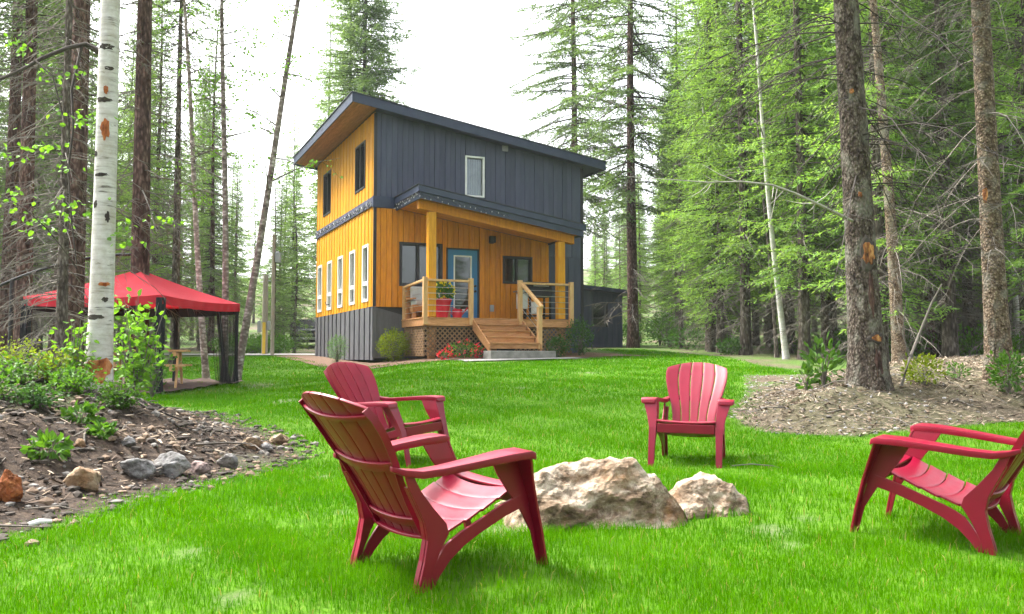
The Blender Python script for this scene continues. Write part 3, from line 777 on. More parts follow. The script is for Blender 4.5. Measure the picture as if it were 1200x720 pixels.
for sx in (-.33, .33):
    for ty in (-.2, .2): box_obj('leg', 'black_paint', gr, sx - .025, sx + .025, ty - .025, ty + .025, 0, .80)
box_obj('shelf', 'black_paint', gr, -.36, .36, -.24, .24, .12, .16); box_obj('side_table', 'metal_grey', gr, -.70, -.38, -.22, .22, .84, .88, .01); box_obj('side_table', 'black_paint', gr, .38, .66, -.22, .22, .84, .88, .01)
box_obj('firebox', 'black_paint', gr, -.37, .37, -.26, .26, .70, .92, .02)
b = MB(); b.loft([[(x, .26 * math.cos(a_ ), .925 + .24 * math.sin(a_)) for a_ in np.linspace(0, math.pi, 12)] for x in (-.37, .37)]); b.build('lid', 'black_paint', gr, bevel=.01)
b = MB(); b.tube([(-.25, -.29, 1.02), (.25, -.29, 1.02)], .018, 8); b.build('handle', 'metal_grey', gr)
b = MB(); b.tube([(-.05, .0, .20), (-.05, 0, .55)], .15, 14); b.build('gas_bottle', 'trim_white', gr, smooth=True)
mb = on_house('side_box', 4.02, -1.5, DZ); tag(mb, 'pale grey box hanging on the barbecue side behind the rail', 'box')
mb.location.z += .32; box_obj('box_body', 'cushion', mb, -.14, .14, -.1, .1, 0, .42, .015); box_obj('lid', 'metal_grey', mb, -.15, .15, -.11, .11, .422, .46, .01)
for ps_ in (-.12,.12): box_obj('leg', 'black_paint', mb, ps_-.015, ps_+.015, -.015, .015, -.32, -.001)

# ------------------------------------------------------------------ outbuilding behind on the right
ob = empty('shed', (2.55, 36.6, 1.38), R(12)); tag(ob, 'low dark grey shed behind the cabin on the right', 'shed')
b = MB(); b.add([(-3, 0.03, 0), (2.0, .03, 0), (2.0, 4, 0), (-3, 4, 0), (-3, .03, 2.75), (2.0, .03, 2.25), (2.0, 4, 2.25), (-3, 4, 2.75)], [(0, 3, 2, 1), (4, 5, 6, 7), (0, 1, 5, 4), (1, 2, 6, 5), (2, 3, 7, 6), (3, 0, 4, 7)]); b.build('inner_wall', 'trim_dark', ob)
wlx = empty('wall'); wlx.parent = ob
x = -3.0
while x < 1.98:
    zz_ = lambda q_: 2.75 - .1 * (q_ + 3)
    if not (0.75 < x + .1 < 1.3):
        bb_ = MB(); bb_.loft([[(x + .005, -.0, 0), (x + .205, -.0, 0), (x + .205, 0.029, 0), (x + .005, .029, 0)], [(x + .005, 0, zz_(x)), (x + .205, 0, zz_(x + .2)), (x + .205, .029, zz_(x + .2)), (x + .005, .029, zz_(x))]]); bb_.build('plank', 'siding_grey', wlx)
    else:
        box_obj('plank', 'siding_grey', wlx, x + .005, x + .205, 0, .029, 0, .9); box_obj('plank', 'siding_grey', wlx, x + .005, x + .205, 0, .029, 1.85, zz_(x + .2))
    x += .21
wn = empty('window'); wn.parent = ob
f = MB(); f.box(.72, 1.32, -.03, .028, .9, .96); f.box(.72, 1.32, -.03, .028, 1.79, 1.85); f.box(.72, .78, -.03, .028, .96, 1.79); f.box(1.26, 1.32, -.03, .028, .96, 1.79); f.box(.78, 1.26, -.025, .028, 1.24, 1.28); f.build('frame', 'skirt_grey', wn)
box_obj('pane', 'glass', wn, .78, 1.26, 0.012, .018, .96, 1.24); box_obj('pane', 'glass', wn, .78, 1.26, 0.012, .018, 1.28, 1.79)
b = MB(); b.loft([[(-3.3, -.35, 2.80), (-3.3, 4.3, 2.80), (-3.3, 4.3, 2.95), (-3.3, -.35, 2.95)], [(2.45, -.35, 2.225), (2.45, 4.3, 2.225), (2.45, 4.3, 2.375), (2.45, -.35, 2.375)]]); b.build('roof', 'fascia_blue', ob)

# ------------------------------------------------------------------ chairs
m, n, l, b_ = new_mat('chair_plastic')
tc = n.new('ShaderNodeTexCoord'); nz1 = n.new('ShaderNodeTexNoise'); nz1.inputs['Scale'].default_value = 5; nz1.inputs['Detail'].default_value = 6; l.new(tc.outputs['Object'], nz1.inputs['Vector'])
rp_ = ramp(n, [(0.3, (0.165, 0.0002, 0.014)), (0.7, (0.215, 0.0006, 0.021))]); l.new(nz1.outputs['Fac'], rp_.inputs[0]); l.new(rp_.outputs[0], b_.inputs['Base Color'])
nz2 = n.new('ShaderNodeTexNoise'); nz2.inputs['Scale'].default_value = 14; l.new(tc.outputs['Object'], nz2.inputs['Vector'])
rr_ = n.new('ShaderNodeMapRange'); rr_.inputs[3].default_value = 0.28; rr_.inputs[4].default_value = 0.45; l.new(nz2.outputs['Fac'], rr_.inputs[0]); l.new(rr_.outputs[0], b_.inputs['Roughness'])
b_.inputs['Specular IOR Level'].default_value = 0.42
nz3 = n.new('ShaderNodeTexNoise'); nz3.inputs['Scale'].default_value = 160; l.new(tc.outputs['Object'], nz3.inputs['Vector'])
bp = n.new('ShaderNodeBump'); bp.inputs['Strength'].default_value = 0.06; bp.inputs['Distance'].default_value = 0.003; l.new(nz3.outputs['Fac'], bp.inputs['Height']); l.new(bp.outputs[0], b_.inputs['Normal'])

def solid_grid(P, nu, nv, th, nrm):
    """grid of points P(i,j) thickened along -nrm(i,j)"""
    b = MB(); top = [[Vector(P(i / nu, j / nv)) for j in range(nv + 1)] for i in range(nu + 1)]
    bot = [[top[i][j] - Vector(nrm(i / nu, j / nv)) * th for j in range(nv + 1)] for i in range(nu + 1)]
    V = [p for r_ in top for p in r_] + [p for r_ in bot for p in r_]; N = (nu + 1) * (nv + 1)
    id_ = lambda i, j: i * (nv + 1) + j
    fs = []
    for i in range(nu):
        for j in range(nv):
            q_ = (id_(i, j), id_(i + 1, j), id_(i + 1, j + 1), id_(i, j + 1)); fs.append(q_); fs.append(tuple(N + k for k in reversed(q_)))
    for i in range(nu):
        fs.append((id_(i, 0), N + id_(i, 0), N + id_(i + 1, 0), id_(i + 1, 0))); fs.append((id_(i, nv), id_(i + 1, nv), N + id_(i + 1, nv), N + id_(i, nv)))
    for j in range(nv):
        fs.append((id_(0, j), id_(0, j + 1), N + id_(0, j + 1), N + id_(0, j))); fs.append((id_(nu, j), N + id_(nu, j), N + id_(nu, j + 1), id_(nu, j + 1)))
    b.add(V, fs); return b

def make_chair():
    c = empty('adirondack_chair'); CM = 'chair_plastic'
    # backrest: five fanned slats
    bk = empty('backrest'); bk.parent = c
    B0 = Vector((-0.10, 0, 0.20)); up = Vector((-0.445, 0, 0.675)); LB = up.length; up.normalize(); fw_ = Vector((up.z, 0, -up.x))
    half = lambda v: np.interp(v, [0, .25, .38, .55, .72, .82, 1.0], [.185, .195, .215, .255, .285, .287, .26])
    fr = [-1, -.6, -.2, .2, .6, 1]
    for i in range(5):
        f0, f1 = fr[i], fr[i + 1]
        def P(u, v, f0=f0, f1=f1):
            fc = f0 + (f1 - f0) * u
            vt = v * (1.0 - 0.115 * abs(fc) ** 2.2)
            g = 0.0032 * (1 if u == 0 else (-1 if u == 1 else 0)) * (0 if abs(fc) == 1 else 1)
            uu = fc * half(vt) + g
            cur = 0.55 * uu * uu + 0.02 * math.sin(vt * 3.0)
            return B0 + up * (vt * LB) + Vector((0, uu, 0)) + fw_ * cur
        solid_grid(P, 4, 14, 0.014, lambda u, v: fw_).build('slat', CM, bk, smooth=True, bevel=0.004)
    for v0, hh in ((.12, .045), (.50, .05), (.84, .025)):
        def Pb(u, v, v0=v0, hh=hh):
            uu = (u * 2 - 1) * (half(v0) * 0.97); return B0 + up * ((v0 + (v - .5) * hh * 1.2) * LB) + Vector((0, uu, 0)) + fw_ * (0.55 * uu * uu + .02 * math.sin(v0 * 3) - .0165)
        solid_grid(Pb, 8, 1, 0.014, lambda u, v: fw_).build('brace', CM, bk, smooth=True, bevel=0.004)
    # side flanges of the backrest, folded to the rear
    for sg in (-1, 1):
        def Pf(u, v, sg=sg):
            vt = v * (1 - .115); uu = sg * (half(vt) + .001); return B0 + up * (vt * LB) + Vector((0, uu, 0)) + fw_ * (0.55 * uu * uu + .02 * math.sin(vt * 3) - u * .034 - .002)
        solid_grid(Pf, 1, 14, 0.007, lambda u, v, sg=sg: (0, sg, 0)).build('flange', CM, bk, smooth=True)
    # seat: five slats dropping to the rear
    se = empty('seat'); se.parent = c
    xs = [0.455, 0.365, 0.268, 0.170, 0.072, -0.03, -0.115]
    zs = lambda x: float(np.interp(x, [-.15, -.06, .1, .25, .36, .42, .455], [.205, .215, .262, .32, .365, .375, .362]))
    for i in range(6):
        x1, x0 = xs[i] - .004, xs[i + 1] + .004
        hw = 0.252
        def Ps(u, v, x0=x0, x1=x1):
            y = (v * 2 - 1) * hw; x = x0 + (x1 - x0) * u + 0.03 * (1 - (y / hw) ** 2) * (0 if x1 > .44 else 1) * -1 + 0.0
            return Vector((x, y, zs(x) + .012 * (y / hw) ** 2 + .006 * u))
        solid_grid(Ps, 4, 8, 0.013, lambda u, v: (0, 0, 1)).build('slat', CM, se, smooth=True, bevel=0.003)
    box_obj('apron', CM, c, .440, .456, -.245, .245, .275, .352, .005)
    for sg in (-1, 1):
        Y = lambda *ys: [sg * y for y in ys]
        def prism(name, prof, y0, y1, bev=.004):
            b = MB(); b.loft([[(p[0], sg * y0, p[1]) for p in prof], [(p[0], sg * y1, p[1]) for p in prof]]); return b.build(name, CM, c, bevel=bev)
        # arm
        b = MB(); rings = []
        for x, yi, yo, z_, th in [(.390, .285, .385, .530, .012), (.382, .270, .395, .556, .030), (.355, .262, .400, .567, .036), (.24, .262, .396, .566, .036), (.08, .270, .378, .554, .034),
                                  (-.10, .262, .345, .538, .034), (-.20, .244, .315, .532, .034), (-.27, .232, .285, .542, .030), (-.318, .226, .250, .556, .022)]:
            rings.append([(x, sg * yi, z_ - th), (x, sg * yo, z_ - th), (x, sg * yo, z_), (x, sg * yi, z_ + .002)])
        b.loft(rings); b.build('arm', CM, c, smooth=True, bevel=.008)
        # front leg: front plate and inner plate, open to the outside
        lg_ = empty('front_leg'); lg_.parent = c
        b = MB(); b.loft([[(x, sg * y0, z_), (x, sg * y1, z_), (x - .016, sg * y1, z_), (x - .016, sg * y0, z_)] for x, y0, y1, z_ in
                          [(.532, .262, .312, -.02), (.500, .258, .314, .15), (.458, .250, .316, .32), (.420, .252, .338, .42), (.372, .262, .378, .538)]])
        b.build('plate', CM, lg_, bevel=.004)
        b = MB(); b.loft([[(x0, sg * y, z_), (x1, sg * y, z_), (x1, sg * (y + .012), z_), (x0, sg * (y + .012), z_)] for x0, x1, y, z_ in
                          [(.500, .515, .262, -.02), (.460, .484, .258, .15), (.380, .446, .252, .29), (.320, .430, .252, .36), (.255, .392, .255, .45), (.205, .358, .264, .535)]])
        b.build('plate', CM, lg_, bevel=.003)
        # side rail running from the front leg down to the rear foot
        prof_t = [(.45, .352), (.30, .315), (.15, .262), (.02, .218), (-.055, .182), (-.112, .115), (-.150, .04), (-.172, -.02)]
        prof_b = [(.45, .285), (.30, .250), (.15, .200), (.05, .158), (-.03, .108), (-.09, .05), (-.138, -.02)]
        b = MB()
        nA = 12
        def interp(pr, u):
            k = u * (len(pr) - 1); i = min(int(k), len(pr) - 2); f_ = k - i; return (pr[i][0] + (pr[i + 1][0] - pr[i][0]) * f_, pr[i][1] + (pr[i + 1][1] - pr[i][1]) * f_)
        rings = []
        for k in range(nA + 1):
            u = k / nA; a_ = interp(prof_t, u); d_ = interp(prof_b, u); y0 = .250 + .015 * u
            rings.append([(a_[0], sg * y0, a_[1]), (d_[0], sg * y0, d_[1]), (d_[0], sg * (y0 + .014), d_[1]), (a_[0], sg * (y0 + .014), a_[1])])
        b.loft(rings); b.build('side_rail', CM, c, bevel=.003)
        # rear leg: broad web from the arm to the seat, narrowing to the foot
        rl = empty('rear_leg'); rl.parent = c
        ro = [(-.275, .525), (-.255, .46), (-.215, .38), (-.175, .30), (-.160, .22), (-.178, .13), (-.202, .05), (-.218, -.02)]
        ri = [(-.235, .520), (-.192, .44), (-.125, .355), (-.058, .280), (-.045, .235), (-.098, .155), (-.138, .07), (-.165, -.02)]
        b = MB(); b.loft([[(p[0], sg * (.268 + k * .001), p[1]), (q_[0], sg * (.268 + k * .001), q_[1]), (q_[0], sg * (.282 + k * .001), q_[1]), (p[0], sg * (.282 + k * .001), p[1])] for k, (p, q_) in enumerate(zip(ro, ri))])
        b.build('web', CM, rl, bevel=.003)
        b = MB(); b.loft([[(p[0], sg * .238, p[1]), (p[0], sg * .268, p[1]), (p[0] + .014, sg * .268, p[1] - .002), (p[0] + .014, sg * .238, p[1] - .002)] for p in ro[1:]])
        b.build('flange', CM, rl, bevel=.003)
    return c
chair0 = make_chair()
def place_chair(o, pos, facing):
    a = math.atan2(facing[1], facing[0]); x, y = pos
    o.location = (x, y, G(x, y)); o.rotation_euler = (0, 0, a)
    gx_ = (G(x + .3, y) - G(x - .3, y)) / .6; gy_ = (G(x, y + .3) - G(x, y - .3)) / .6
    nrm = Vector((-gx_, -gy_, 1)).normalized(); q_ = Vector((0, 0, 1)).rotation_difference(nrm)
    o.rotation_mode = 'QUATERNION'; o.rotation_quaternion = q_ @ Matrix.Rotation(a, 4, 'Z').to_quaternion()
def from_foot(foot_px, local, facing):
    """position so that the chair's local foot point falls on the photographed foot"""
    g_ = px_ground(*foot_px); a = math.atan2(facing[1], facing[0])
    lx, ly = local; return (g_.x - (lx * math.cos(a) - ly * math.sin(a)), g_.y - (lx * math.sin(a) + ly * math.cos(a)))
POSE = [((-.430, 4.304), .715, 'dark red plastic adirondack chair nearest the camera, seen from behind, beside the big rock'),
        ((-1.138, 8.153), -.58, 'dark red plastic adirondack chair half hidden behind the nearest chair'),
        ((1.625, 8.231), -1.877, 'pinkish red adirondack chair facing the camera beyond the small rock'),
        ((2.497, 5.013), 2.421, 'red adirondack chair at the right edge of the picture, cut off by the frame')]
chairs = [(chair0 if k == 0 else copy_tree(chair0), p, (math.cos(a), math.sin(a)), lab) for k, (p, a, lab) in enumerate(POSE)]
for o, p, fc, lab in chairs:
    place_chair(o, p, fc); tag(o, lab, 'chair', 'red garden chairs around the rocks')

# ------------------------------------------------------------------ rocks
def rock_mat(name, dark, mid, light, ochre, scale=4.0, och=0.5):
    m, n, l, b = new_mat(name)
    tc = n.new('ShaderNodeTexCoord'); oi = n.new('ShaderNodeObjectInfo')
    sc = n.new('ShaderNodeMath'); sc.operation = 'MULTIPLY'; sc.inputs[1].default_value = 20; l.new(oi.outputs['Random'], sc.inputs[0])
    ad = n.new('ShaderNodeVectorMath'); l.new(tc.outputs['Object'], ad.inputs[0]); l.new(sc.outputs[0], ad.inputs[1])
    def N(s, d=10, r=0.7, st=(1, 1, 1)):
        mp = n.new('ShaderNodeMapping'); mp.inputs['Scale'].default_value = st; mp.inputs['Rotation'].default_value = (0.4, 0.5, 0.3); l.new(ad.outputs[0], mp.inputs[0])
        t = n.new('ShaderNodeTexNoise'); t.inputs['Scale'].default_value = s; t.inputs['Detail'].default_value = d; t.inputs['Roughness'].default_value = r; t.inputs['Distortion'].default_value = 0.6
        l.new(mp.outputs[0], t.inputs['Vector']); return t.outputs['Fac']
    r1 = ramp(n, [(0.34, dark), (0.47, mid), (0.60, light), (0.78, tuple(min(1, c * 1.15) for c in light))]); l.new(N(scale, 12, .72, (1, 1, 2.0)), r1.inputs[0])
    om = ramp(n, [(0.50, (0, 0, 0)), (0.62, (1, 1, 1))]); l.new(N(scale * .55, 6, .6), om.inputs[0])
    mu = n.new('ShaderNodeMath'); mu.operation = 'MULTIPLY'; mu.inputs[1].default_value = och; l.new(om.outputs[0], mu.inputs[0])
    mx = n.new('ShaderNodeMix'); mx.data_type = 'RGBA'; mx.inputs[7].default_value = (*ochre, 1); l.new(mu.outputs[0], mx.inputs[0]); l.new(r1.outputs[0], mx.inputs[6])
    dk = ramp(n, [(0.34, (0.16, 0.12, 0.10)), (0.50, (1, 1, 1))]); l.new(N(scale * 3.5, 8, .75), dk.inputs[0])
    mm = n.new('ShaderNodeMix'); mm.data_type = 'RGBA'; mm.blend_type = 'MULTIPLY'; mm.inputs[0].default_value = .8; l.new(mx.outputs[2], mm.inputs[6]); l.new(dk.outputs[0], mm.inputs[7])
    l.new(mm.outputs[2], b.inputs['Base Color']); b.inputs['Roughness'].default_value = .85; b.inputs['Specular IOR Level'].default_value = .25
    bp = n.new('ShaderNodeBump'); bp.inputs['Strength'].default_value = .9; bp.inputs['Distance'].default_value = .03; l.new(N(scale * 4, 12, .75), bp.inputs['Height']); l.new(bp.outputs[0], b.inputs['Normal'])
rock_mat('rock_quartz', (0.06, 0.036, 0.02), (0.22, 0.155, 0.10), (0.52, 0.44, 0.345), (0.30, 0.13, 0.035))
rock_mat('rock_tan', (0.10, 0.06, 0.035), (0.24, 0.165, 0.10), (0.40, 0.32, 0.22), (0.28, 0.13, 0.05), 6)
rock_mat('rock_grey', (0.06, 0.056, 0.052), (0.15, 0.145, 0.14), (0.27, 0.265, 0.265), (0.3, 0.22, 0.15), 6, .2)
rock_mat('rock_pink', (0.1, 0.07, 0.065), (0.22, 0.16, 0.15), (0.34, 0.26, 0.25), (0.3, 0.22, 0.15), 6, .2)
rock_mat('rock_rust', (0.09, 0.035, 0.018), (0.25, 0.085, 0.025), (0.38, 0.17, 0.06), (0.3, 0.08, 0.02), 6, .8)
def rock_mesh(size, seed, sub=4, facets=16, rough=0.06, stretch_axis=None):
    rg = np.random.default_rng(seed)
    bm = bmesh.new(); bmesh.ops.create_icosphere(bm, subdivisions=sub, radius=1)
    N = rg.normal(size=(facets, 3)); N /= np.linalg.norm(N, axis=1, keepdims=True); D = rg.uniform(0.62, 0.98, facets)
    off = Vector(rg.uniform(-20, 20, 3))
    for v in bm.verts:
        d = np.array(v.co); d /= np.linalg.norm(d)
        dots = N @ d; r_ = 1.15
        for k in range(facets):
            if dots[k] > 1e-3: r_ = min(r_, D[k] / dots[k])
        p = Vector(d) * r_
        nn = mnoise.fractal(p * 2.2 + off, 1.0, 2.0, 5) * rough * 2.2 + mnoise.ridged_multi_fractal(p * 3.5 + off, 1.0, 2.2, 4, 1.0, 2.0) * rough * .55
        p = p + Vector(d) * (nn - rough * .4)
        v.co = Vector((p.x * size[0] / 2, p.y * size[1] / 2, p.z * size[2] / 2))
    for f_ in bm.faces: f_.smooth = sub < 4
    me = bpy.data.meshes.new('rock'); bm.to_mesh(me); bm.free(); return me
def rock(px, py, wpx, hpx, mat, label, seed, depth_ratio=.8, sub=4, rz=0, sink=.25, rough=.06, tilt=0):
    g_ = px_ground(px, py); sc = g_.y / F
    Wd, Ht = wpx * sc, hpx * sc
    me = rock_mesh((Wd * 1.08, Wd * depth_ratio, Ht * (1 + sink) * 1.1), seed, sub, rough=rough); me.materials.append(MATS[mat])
    o = link(bpy.data.objects.new('boulder' if Wd > .4 else 'stone', me))
    yy = g_.y + Wd * depth_ratio * .35
    o.location = (g_.x, yy, G(g_.x, yy) + Ht * .5 - Ht * sink * .5); o.rotation_euler = (0, tilt, rz)
    tag(o, label, 'rock'); return o

# the big boulder has a hand-shaped profile: low rise on the left, high ridge right of centre, steep drop on the right
def big_boulder(name, x0p, x1p, ybase, prof, depth, seed, mat, label, rough=.05):
    g_ = px_ground((x0p + x1p) / 2, ybase); sc = (g_.y + .2) / F
    rg = np.random.default_rng(seed); off = Vector(rg.uniform(-9, 9, 3))
    NU, NV = 150, 90
    X = np.linspace(0, 1, NU + 1)
    V = []
    W_ = (x1p - x0p) * sc
    pu = np.array([p[0] for p in prof]); ph = np.array([p[1] for p in prof]) * sc
    for i in range(NU + 1):
        u = i / NU; h = float(np.interp(u, pu, ph)); env = max(0.0, 1 - (2 * u - 1) ** 6) ** .5
        for j in range(NV + 1):
            a = -0.15 + (math.pi + .3) * j / NV     # front foot -> over the ridge -> back foot
            ca, sa_ = math.cos(a), math.sin(a)
            # squarish section whose lower front is undercut
            rad = (abs(ca) ** 2.6 + abs(sa_) ** 2.6) ** (-1 / 2.6)
            yy = -ca * depth / 2 * env * rad * (0.86 + .25 * math.sin(u * 4 + 1)); z_ = sa_ * h * rad
            yy += .12 * max(0.0, ca) * z_ / max(h, .05)
            p = Vector(((u - .5) * W_, yy, z_))
            q_ = p * 3.2 + off
            dsp = mnoise.fractal(q_, .9, 2.1, 6) * rough * 1.1
            st_ = Vector((p.x * 3 + p.z * 5, p.y * 5, p.z * 9 - p.x * 3)) + off
            rd = mnoise.ridged_multi_fractal(st_ * .8, 1.0, 2.1, 5, 1.0, 2.0)
            dsp += (rd - 1.0) * rough * .65
            dsp += mnoise.noise(q_ * 6) * rough * .18
            cell = mnoise.voronoi(p * 5 + off)[0]; dsp += (cell[1] - cell[0]) * rough * .9 - rough * .25
            nrm = Vector((0.15 * (2 * u - 1), -ca, max(sa_, 0) + .15)).normalized()
            fade = min(1, 8 * u, 8 * (1 - u))
            V.append(p + nrm * dsp * (.25 + .75 * fade))
    fs = [(i * (NV + 1) + j, (i + 1) * (NV + 1) + j, (i + 1) * (NV + 1) + j + 1, i * (NV + 1) + j + 1) for i in range(NU) for j in range(NV)]
    o = mesh_obj(name, V, fs, mat); fix(o.data)
    cy_ = g_.y + depth * .42
    o.location = (g_.x, cy_, min(G(g_.x, cy_), g_.z + .01) - .03); tag(o, label, 'rock'); return o
big_boulder('boulder', 592, 812, 621, [(0, 4), (.03, 38), (.08, 48), (.22, 62), (.36, 71), (.48, 76), (.62, 76), (.72, 73), (.79, 60), (.86, 46), (.93, 30), (.98, 16), (1, 4)], .62, 5, 'rock_quartz',
            'large pale brown and white boulder on the lawn between the chairs', .038)
big_boulder('boulder', 786, 888, 607, [(0, 4), (.06, 30), (.2, 40), (.42, 47), (.6, 46), (.78, 36), (.92, 22), (1, 3)], .42, 9, 'rock_quartz',
            'smaller pale boulder with ochre side, right of the large boulder', .034)
rock(90, 573, 46, 27, 'rock_tan', 'tan angular stone lying on the bare earth bank, leftmost whole stone', 3, .7, rough=.05, tilt=-.15)
rock(156, 561, 34, 20, 'rock_grey', 'dark grey brown stone right of the tan stone on the earth bank', 4, .8)
rock(193, 559, 40, 22, 'rock_grey', 'widest light grey stone in the row below the earth bank', 5, .7)
rock(230, 554, 26, 13, 'rock_pink', 'flat pinkish stone in the row below the earth bank', 6, .8)
rock(263, 548, 22, 14, 'rock_grey', 'small blue grey stone right of the pinkish stone', 7, .8)
rock(6, 589, 30, 34, 'rock_rust', 'rusty orange stone at the left edge of the picture', 8, .8)
rock(294, 526, 20, 12, 'rock_tan', 'small tan stone near the tip of the earth bank', 10)
rock(310, 529, 18, 8, 'rock_grey', 'small pale stone just left of the tip of the earth bank', 12)
rock(328, 522, 22, 12, 'rock_tan', 'tan stone at the very tip of the earth bank', 13)
rock(148, 522, 14, 9, 'rock_grey', 'pale grey stone high on the earth bank', 14)
rock(92, 527, 14, 9, 'rock_tan', 'small yellowish stone in the middle of the earth bank', 15)
rock(293, 413, 14, 8, 'rock_grey', 'pale boulder beside the gravel road, far left', 16)
rock(600, 604, 36, 20, 'rock_tan', 'small tan stone under the arm of the nearest chair, against the large boulder', 17, .7)
g1 = px_ground(43, 618); b = MB(); b.tube([(0, 0, 0), (.06, .02, .006), (.13, .03, 0)], [.014, .018, .012], 8); o = b.build('wood_scrap', 'trim_white', None, smooth=True); o.location = (g1.x - .05, g1.y, g1.z + .015); o.rotation_euler = (0, 0, .7)
tag(o, 'short pale piece of wood lying at the lawn edge, lower left', 'wood scrap')

# ------------------------------------------------------------------ red canopy with netting
plain('canopy_red', (0.62, 0.02, 0.035), 0.75, var=0.10, scale=2)
m, n, l, b_ = new_mat('canopy_cloth')
b_.inputs['Base Color'].default_value = (0.60, 0.010, 0.035, 1); b_.inputs['Roughness'].default_value = .8
tr = n.new('ShaderNodeBsdfTranslucent'); tr.inputs['Color'].default_value = (0.62, 0.018, 0.03, 1); ms = n.new('ShaderNodeMixShader'); ms.inputs[0].default_value = .3
tcx = n.new('ShaderNodeTexCoord'); nzx = n.new('ShaderNodeTexNoise'); nzx.inputs['Scale'].default_value = 3; l.new(tcx.outputs['Object'], nzx.inputs['Vector']); bpx = n.new('ShaderNodeBump'); bpx.inputs['Strength'].default_value = .4; bpx.inputs['Distance'].default_value = .05
l.new(nzx.outputs['Fac'], bpx.inputs['Height']); l.new(bpx.outputs[0], b_.inputs['Normal'])
l.new(b_.outputs[0], ms.inputs[1]); l.new(tr.outputs[0], ms.inputs[2]); l.new(ms.outputs[0], n['Material Output'].inputs['Surface'])
m, n, l, b_ = new_mat('netting')
b_.inputs['Base Color'].default_value = (0.012, 0.012, 0.014, 1); b_.inputs['Roughness'].default_value = .9
tp = n.new('ShaderNodeBsdfTransparent'); ms = n.new('ShaderNodeMixShader'); ms.inputs[0].default_value = .26; l.new(tp.outputs[0], ms.inputs[1]); l.new(b_.outputs[0], ms.inputs[2]); l.new(ms.outputs[0], n['Material Output'].inputs['Surface'])
plain('black_cloth', (0.012, 0.012, 0.016), 0.9, var=.2)
noisemat('ground_cloth', [(0.3, (0.05, 0.035, 0.028)), (0.7, (0.14, 0.10, 0.08))], scale=5, rough=.95, bump=.4)
N_ = Vector((-6.63, 17.0)); u1 = Vector((.2, .98)).normalized() * 3.0; u2 = Vector((-.98, .2)).normalized() * 3.0
Rr, Ll, Ff = N_ + u1, N_ + u2, N_ + u1 + u2; Cc = N_ + (u1 + u2) / 2
gz0 = G(*N_)
gz = empty('canopy_shelter', (Cc.x, Cc.y, G(*Cc))); tag(gz, 'red cloth canopy with black netting and cantilever arm on the left', 'canopy')
EZ, PZ = 2.20, 2.86
bz = gz.location.z
def loc3(p, z): return Vector((p.x - Cc.x, p.y - Cc.y, z - bz))
corn = [N_, Rr, Ff, Ll]
names = []
for k in range(4):
    A, Bc = corn[k], corn[(k + 1) % 4]
    nu, nv = 14, 10
    def Pp(u, v):
        e = A.lerp(Bc, u); p = Cc.lerp(e, v)
        sagv = -0.10 * math.sin(v * math.pi) * (0.35 + .65 * math.sin(u * math.pi)) - .05 * math.sin(u * math.pi) * v
        return loc3(p, PZ + (EZ - PZ) * v + sagv)
    V = [Pp(i / nu, j / nv) for i in range(nu + 1) for j in range(nv + 1)]
    fs = [(i * (nv + 1) + j, (i + 1) * (nv + 1) + j, (i + 1) * (nv + 1) + j + 1, i * (nv + 1) + j + 1) for i in range(nu) for j in range(nv)]
    o = mesh_obj('canopy_panel', V, fs, 'canopy_cloth', gz, smooth=True)
    # valance hanging from the eave
    nn = 40; out = ((A + Bc) / 2 - Cc).normalized()
    V = []
    for i in range(nn + 1):
        u = i / nn; e = A.lerp(Bc, u); sag = -.05 * math.sin(u * math.pi)
        for j, dz in enumerate((0, -.09, -.17)):
            V.append(loc3(e + out * (.012 * math.sin(i * 1.1) * j), EZ + sag + dz))
    fs = [(i * 3 + j, i * 3 + 3 + j, i * 3 + 4 + j, i * 3 + 1 + j) for i in range(nn) for j in range(2)]
    o = mesh_obj('valance', V, fs, 'canopy_cloth', gz, smooth=True)
    V = []
    for i in range(nn + 1):
        u = i / nn; e = A.lerp(Bc, u) - out * .04; sag = -.05 * math.sin(u * math.pi)
        for j, dz in enumerate((-.04, -.235)): V.append(loc3(e, EZ + sag + dz))
    fs = [(i * 2, i * 2 + 2, i * 2 + 3, i * 2 + 1) for i in range(nn)]
    if k in (1, 2): mesh_obj('net_border', V, fs, 'black_cloth', gz)
# bunched netting at the corners and along the sides
def bunch(p, r_top, r_mid, r_bot, zt, zb, lean=(0, 0), nm='net_curtain'):
    rg = random.Random(p.x * 100); b = MB(); rings = []
    nn = 18
    for k in range(13):
        v = k / 12; r_ = (r_top * (1 - v) + r_mid * v) if v < .6 else r_mid + (r_bot - r_mid) * ((v - .6) / .4) ** 2
        rings.append([loc3(p + Vector(lean) * v, zt + (zb - zt) * v) + Vector((math.cos(a_) * r_ * (1 + .35 * math.sin(a_ * 5 + k * .3)), math.sin(a_) * r_ * (1 + .35 * math.sin(a_ * 5 + k * .3)), 0)) for a_ in [2 * math.pi * q_ / nn for q_ in range(nn)]])
    b.loft(rings); return b.build(nm, 'black_cloth', gz, smooth=True)
ctr = lambda p, f_=.03: p.lerp(Cc, f_)
bunch(ctr(N_), .075, .065, .08, EZ - .05, G(*N_) + .01)
bunch(ctr(Rr), .03, .03, .06, EZ - .05, G(*Rr) + .01)
bunch(ctr(Ll), .08, .07, .10, EZ - .05, G(*Ll) + .01)
pq = Rr.lerp(Ff, .51); bunch(ctr(pq), .035, .035, .045, EZ - .1, G(*pq) + .01)
pq = Rr.lerp(Ff, .16); bunch(ctr(pq), .04, .035, .12, EZ - .1, G(*pq) + .01, (.25, -.1))
